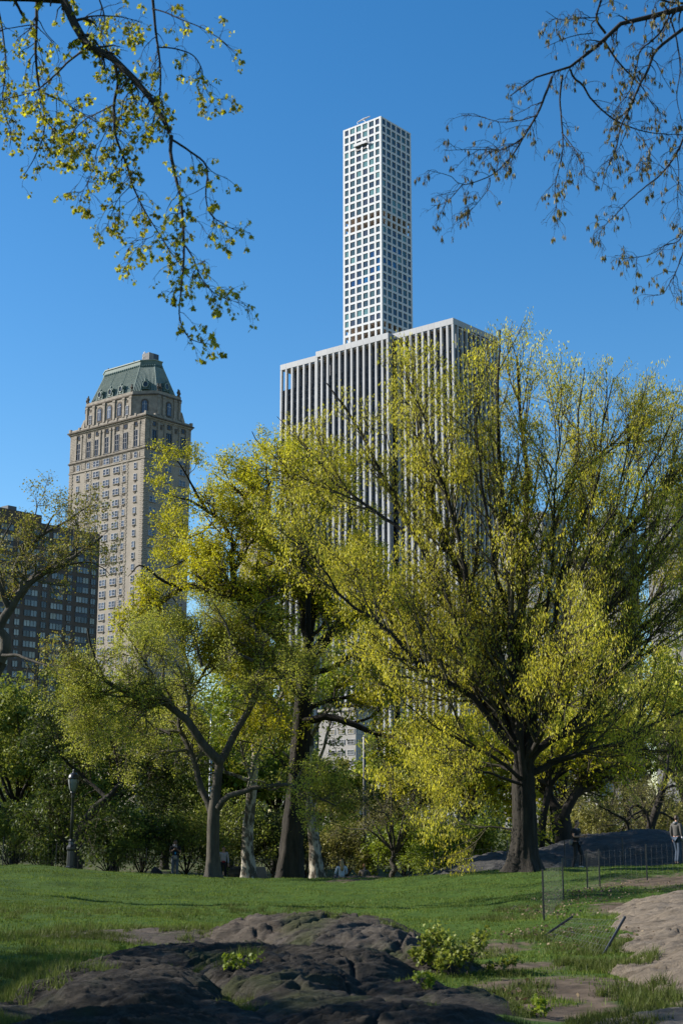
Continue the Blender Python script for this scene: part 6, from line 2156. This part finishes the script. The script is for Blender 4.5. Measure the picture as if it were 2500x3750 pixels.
def person(label, pos, face, J, top_c, leg_c, hair_c, skin_m, sleeve='long', hair='short', shoe_c=(0.03, 0.03, 0.035), height=1.72, extras=None, legs=True):
    """J: joint positions in metres, facing -Y, at height 1.72: overrides for the standing pose"""
    S_ = dict(pel=(0, 0, 0.95), waist=(0, 0, 1.08), chest=(0, 0.0, 1.28), neck0=(0, 0.01, 1.43), neck=(0, 0.0, 1.49), chin=(0, -0.035, 1.53), head=(0, -0.02, 1.60), crown=(0, 0.0, 1.68),
              shl=(0.185, 0.01, 1.40), ell=(0.235, 0.03, 1.12), wrl=(0.24, -0.05, 0.88), shr=(-0.185, 0.01, 1.40), elr=(-0.235, 0.03, 1.12), wrr=(-0.24, -0.05, 0.88),
              hil=(0.09, 0, 0.90), knl=(0.10, -0.02, 0.48), anl=(0.10, 0.02, 0.08), tol=(0.11, -0.15, 0.035), hir=(-0.09, 0, 0.90), knr=(-0.10, -0.02, 0.48), anr=(-0.10, 0.02, 0.08), tor=(-0.11, -0.15, 0.035))
    S_.update(J)
    k = height / 1.72
    g = {a: np.array(b_, float) * k for a, b_ in S_.items()}
    e_ = tag(empty('person', tuple(pos), face), label, 'person', None)
    # body: one continuous surface with separate fingers
    names = ['pel', 'waist', 'chest', 'neck0', 'neck', 'chin', 'head', 'crown', 'shl', 'ell', 'wrl', 'shr', 'elr', 'wrr', 'hil', 'knl', 'anl', 'tol', 'hir', 'knr', 'anr', 'tor']
    rad = [(0.135, 0.1), (0.12, 0.085), (0.14, 0.095), 0.055, 0.05, (0.062, 0.065), (0.078, 0.092), (0.062, 0.075), 0.058, 0.042, 0.03, 0.058, 0.042, 0.03, 0.08, 0.056, 0.04, 0.03, 0.08, 0.056, 0.04, 0.03]
    ed = [('pel', 'waist'), ('waist', 'chest'), ('chest', 'neck0'), ('neck0', 'neck'), ('neck', 'chin'), ('chin', 'head'), ('head', 'crown'), ('chest', 'shl'), ('shl', 'ell'), ('ell', 'wrl'), ('chest', 'shr'), ('shr', 'elr'), ('elr', 'wrr'),
          ('pel', 'hil'), ('hil', 'knl'), ('knl', 'anl'), ('anl', 'tol'), ('pel', 'hir'), ('hir', 'knr'), ('knr', 'anr'), ('anr', 'tor')]
    vs = [g[n] for n in names]
    es = [(names.index(a), names.index(b_)) for a, b_ in ed]
    rr = [(r[0] * k, r[1] * k) if isinstance(r, tuple) else r * k for r in rad]
    for sd, w0, e0 in (('l', 'wrl', 'ell'), ('r', 'wrr', 'elr')):
        d = nrm(g[w0] - g[e0])
        sidev = nrm(np.cross(d, np.array([0.3, 1.0, 0.2])))
        palm = len(vs)
        vs.append(g[w0] + d * 0.055 * k)
        rr.append((0.038 * k, 0.02 * k))
        es.append((names.index(w0), palm))
        for f, (off, ln) in enumerate(((-0.03, 0.07), (-0.01, 0.085), (0.01, 0.08), (0.03, 0.062))):
            q = len(vs)
            vs.append(vs[palm] + (sidev * off * 1.1 + d * 0.045) * k)
            vs.append(vs[palm] + (sidev * off * 1.2 + d * (0.045 + ln * 0.5) + np.array([0, -0.012, 0])) * k)
            vs.append(vs[palm] + (sidev * off * 1.1 + d * (0.045 + ln * 0.85) + np.array([0, -0.035, 0])) * k)
            rr += [0.0095 * k, 0.009 * k, 0.008 * k]
            es += [(palm, q), (q, q + 1), (q + 1, q + 2)]
        q = len(vs)
        vs.append(g[w0] + (d * 0.05 + sidev * -0.04) * k)
        vs.append(g[w0] + (d * 0.085 + sidev * -0.058 + np.array([0, -0.02, 0])) * k)
        rr += [0.011 * k, 0.009 * k]
        es += [(palm, q), (q, q + 1)]
    inst('body', skin('body', vs, es, rr, skin_m, 1), e_)
    hd = g['head']
    # face: nose, eyes, ears, mouth
    fm = MB()
    hv = nrm(g['crown'] - g['chin'])
    fw = nrm(np.array([0, -1.0, 0]) - hv * (np.array([0, -1.0, 0]) @ hv))
    rt = np.cross(fw, hv)
    fm.tube([hd + fw * 0.085 * k + hv * 0.015 * k, hd + fw * 0.112 * k - hv * 0.02 * k, hd + fw * 0.09 * k - hv * 0.03 * k], [0.008 * k, 0.013 * k, 0.01 * k], 6)
    for s in (-1, 1):
        fm.tube([hd + rt * s * 0.078 * k - hv * 0.025 * k, hd + rt * s * 0.09 * k + fw * -0.01 * k, hd + rt * s * 0.082 * k + hv * 0.025 * k], [0.008, 0.016, 0.008], 6)
    inst('nose_and_ears', fm.mesh('nose_and_ears', skin_m, True), e_)
    em = MB()
    for s in (-1, 1):
        c_ = hd + fw * 0.086 * k + rt * s * 0.031 * k + hv * 0.012 * k
        em.tube([c_ - rt * 0.012 * k, c_ + rt * 0.012 * k], 0.008 * k, 6)
    c_ = hd + fw * 0.088 * k - hv * 0.052 * k
    em.tube([c_ - rt * 0.022 * k, c_ + rt * 0.022 * k], 0.006 * k, 6)
    inst('eyes_and_mouth', em.mesh('eyes_and_mouth', plain('dark_feature', (0.03, 0.015, 0.012))), e_)
    # top
    tn = ['pel', 'waist', 'chest', 'neck0', 'shl', 'shr']
    tv = [g['pel'] + [0, 0, -0.03], g['waist'], g['chest'], g['neck0'] + [0, 0, -0.01], g['shl'], g['shr']]
    trd = [(0.165 * k, 0.125 * k), (0.145 * k, 0.108 * k), (0.165 * k, 0.115 * k), 0.072 * k, 0.076 * k, 0.076 * k]
    te = [(0, 1), (1, 2), (2, 3), (2, 4), (2, 5)]
    for s, (a, b_, i0) in (('l', ('ell', 'wrl', 4)), ('r', ('elr', 'wrr', 5))):
        q = len(tv)
        if sleeve == 'long':
            tv += [g[a], g[b_]]
            trd += [0.058 * k, 0.042 * k]
            te += [(i0, q), (q, q + 1)]
        else:
            tv += [g['sh' + s] * 0.35 + g[a] * 0.65]
            trd += [0.062 * k]
            te += [(i0, q)]
    inst('top', skin('top', tv, te, trd, plain('top_cloth', top_c), 1), e_)
    if legs:
        lv_ = [g['pel'] + [0, 0, 0.03], g['hil'], g['knl'], g['anl'], g['hir'], g['knr'], g['anr']]
        inst('trousers', skin('trousers', lv_, [(0, 1), (1, 2), (2, 3), (0, 4), (4, 5), (5, 6)], [(0.155 * k, 0.118 * k), 0.1 * k, 0.074 * k, 0.058 * k, 0.1 * k, 0.074 * k, 0.058 * k], plain('leg_cloth', leg_c), 1), e_)
        for s in 'lr':
            a, b_ = g['an' + s], g['to' + s]
            d = b_ - a
            inst('shoe', skin('shoe', [a + d * -0.25 + [0, 0, -0.02], a + d * 0.3 + [0, 0, -0.01], b_ + d * 0.1], [(0, 1), (1, 2)], [0.048 * k, 0.052 * k, 0.04 * k], plain('shoe_leather', shoe_c), 1), e_)
    # hair
    hm = plain('hair_colour', hair_c, 0.5)
    cr_ = g['crown']
    back = -fw
    if hair == 'short':
        inst('hair', skin('hair', [hd + hv * 0.035 * k + fw * 0.035 * k, cr_ + hv * 0.01 * k, hd + back * 0.035 * k, hd + back * 0.045 * k - hv * 0.05 * k], [(0, 1), (1, 2), (2, 3)], [0.07 * k, 0.07 * k, 0.078 * k, 0.055 * k], hm, 1), e_)
    else:
        n0 = g['neck'] + back * 0.07 * k
        inst('hair', skin('hair', [hd + hv * 0.045 * k + fw * 0.03 * k, cr_ + hv * 0.012 * k, hd + back * 0.05 * k, n0, n0 + np.array([0, 0, -0.14]) * k + back * 0.04 * k, n0 + np.array([0, 0, -0.27]) * k + back * 0.03 * k],
                         [(0, 1), (1, 2), (2, 3), (3, 4), (4, 5)], [0.075 * k, 0.078 * k, 0.092 * k, 0.098 * k, 0.1 * k, 0.06 * k], hm, 1), e_)
    if extras:
        extras(e_, g, k)
    return e_


def stand(px, py, d):
    p = at(px, py, d)
    return (p[0], p[1], gz(p[0], p[1]))


def scarf_extras(e_, g, k):
    inst('scarf', skin('scarf', [g['neck'] + [0.05, -0.07, -0.03], g['neck'] + [-0.05, -0.08, -0.05], g['neck'] + [-0.09, 0.02, -0.03], g['neck'] + [0.09, 0.03, -0.02], g['chest'] + [0.01, -0.13, 0.05]], [(0, 1), (1, 2), (2, 3), (0, 4)], [0.06, 0.065, 0.055, 0.055, 0.055],
                        mat('patterned_scarf', (0.5, 0.48, 0.5), (0.10, 0.10, 0.14), 0.9, 22, detail=2), 1), e_)
    inst('jacket_round_waist', skin('jacket_round_waist', [g['pel'] + [-0.13, -0.05, 0.02], g['pel'] + [0, -0.12, 0.0], g['pel'] + [0.13, -0.05, 0.02], g['pel'] + [0.0, -0.13, -0.14]], [(0, 1), (1, 2), (1, 3)], [0.07, 0.075, 0.07, 0.085], plain('tan_cloth', (0.26, 0.22, 0.19)), 1), e_)
    b_ = MB().box(-0.03, 0.03, -0.15, -0.12, 1.03, 1.13)
    b_.build('blue_tag', plain('blue_plastic', (0.02, 0.25, 0.5)), e_)
    b_ = MB().box(-0.05, 0.05, -0.30, -0.27, 1.29, 1.36)
    b_.build('camera', M['iron'], e_)


person('woman in black top and patterned scarf holding a camera to her chest', stand(640, 3213, 66), 0.15,
       dict(ell=(0.25, -0.06, 1.14), wrl=(0.07, -0.24, 1.28), elr=(-0.25, -0.06, 1.14), wrr=(-0.07, -0.24, 1.28)), (0.015, 0.015, 0.02), (0.10, 0.11, 0.13), (0.015, 0.012, 0.01), SKIN2, 'short', 'long', height=1.66, extras=scarf_extras)


def red_extras(e_, g, k):
    inst('waist_pack', skin('waist_pack', [g['pel'] + [-0.1, -0.12, 0.03], g['pel'] + [0.08, -0.13, 0.03]], [(0, 1)], [0.05, 0.05], plain('red_cloth', (0.3, 0.03, 0.035)), 1), e_)


person('person in grey sweater and black leggings looking down beside the grey tree', stand(817, 3225, 70.5), 0.25,
       dict(head=(0, -0.05, 1.59), crown=(0, -0.045, 1.675), chin=(0, -0.06, 1.52)), (0.33, 0.32, 0.34), (0.02, 0.02, 0.025), (0.02, 0.016, 0.014), SKIN, 'long', 'short', height=1.66, extras=red_extras)
SEAT = dict(hil=(0.1, -0.05, 0.88), knl=(0.14, -0.42, 1.05), anl=(0.13, -0.55, 0.72), tol=(0.13, -0.70, 0.70), hir=(-0.1, -0.05, 0.88), knr=(-0.14, -0.42, 1.05), anr=(-0.13, -0.55, 0.72), tor=(-0.13, -0.70, 0.70),
            ell=(0.26, -0.05, 1.12), wrl=(0.14, -0.32, 1.06), elr=(-0.26, -0.05, 1.12), wrr=(-0.14, -0.32, 1.06))
p = np.array(stand(1250, 3225, 64.5))
p[2] += -0.74
person('seated person with long blond hair and white shirt seen from behind', tuple(p), math.pi + 0.3, SEAT, (0.6, 0.6, 0.64), (0.08, 0.09, 0.12), (0.42, 0.27, 0.12), SKIN, 'long', 'long', height=1.68)
p = np.array(stand(1333, 3225, 68))
p[2] += -0.86
person('person sitting low with ginger hair, only the head showing', tuple(p), math.pi - 0.2, SEAT, (0.12, 0.10, 0.08), (0.06, 0.06, 0.08), (0.50, 0.20, 0.06), SKIN, 'long', 'short', height=1.66)


def bag_extras(e_, g, k):
    h = g['pel'] + np.array([-0.20, 0.14, 0.0])
    inst('shoulder_bag', skin('shoulder_bag', [h + [0.0, -0.1, 0.0], h + [0, 0.08, 0.0]], [(0, 1)], [(0.10, 0.13), (0.10, 0.13)], plain('grey_bag', (0.22, 0.20, 0.19)), 1), e_)
    MB().tube([h + [0, 0, 0.1], g['chest'] + [-0.1, 0.14, 0.1], g['neck0'] + [0.1, 0.06, -0.02], g['chest'] + [0.05, -0.14, 0.02], h + [0.06, -0.1, 0.1]], 0.014, 5).build('strap', plain('strap_cloth', (0.03, 0.03, 0.03)), e_)
    MB().box(-0.04, 0.04, -0.36, -0.33, 1.16, 1.24).build('phone', M['iron'], e_)


person('man in black with a grey shoulder bag walking past the rock mound', stand(2112, 3176, 54.5), 0.95,
       dict(ell=(0.25, -0.05, 1.14), wrl=(0.06, -0.27, 1.18), elr=(-0.25, -0.03, 1.14), wrr=(-0.06, -0.27, 1.16), knl=(0.10, -0.17, 0.50), anl=(0.10, -0.06, 0.13), tol=(0.11, -0.22, 0.07), knr=(-0.10, 0.0, 0.48), anr=(-0.10, 0.13, 0.09), tor=(-0.10, 0.0, 0.035),
            head=(0, -0.045, 1.595), crown=(0, -0.04, 1.68), chin=(0, -0.06, 1.525)), (0.016, 0.016, 0.02), (0.025, 0.025, 0.03), (0.03, 0.02, 0.015), SKIN, 'short', 'short', (0.5, 0.5, 0.52), 1.80, bag_extras)


def hood_extras(e_, g, k):
    inst('hood', skin('hood', [g['neck0'] + [-0.09, 0.05, 0.0], g['neck0'] + [0, 0.1, 0.02], g['neck0'] + [0.09, 0.05, 0.0]], [(0, 1), (1, 2)], [0.05, 0.065, 0.05], plain('grey_hood', (0.2, 0.2, 0.21)), 1), e_)
    h = g['pel'] + np.array([-0.24, -0.02, -0.02])
    inst('hand_bag', skin('hand_bag', [h + [0, -0.06, 0.08], h + [0, 0.0, -0.12]], [(0, 1)], [(0.06, 0.1), (0.08, 0.12)], mat('patterned_bag', (0.45, 0.45, 0.5), (0.05, 0.05, 0.08), 0.7, 18, detail=2), 1), e_)


person('man in grey hooded jacket and blue jeans at the right edge', stand(2482, 3176, 53.5), 2.2,
       dict(knl=(0.10, -0.10, 0.48), anl=(0.10, 0.0, 0.08), knr=(-0.10, 0.02, 0.48), anr=(-0.10, 0.12, 0.09), tor=(-0.1, -0.02, 0.035)), (0.075, 0.072, 0.07), (0.035, 0.055, 0.09), (0.05, 0.03, 0.02), SKIN, 'long', 'short', height=1.76, extras=hood_extras)
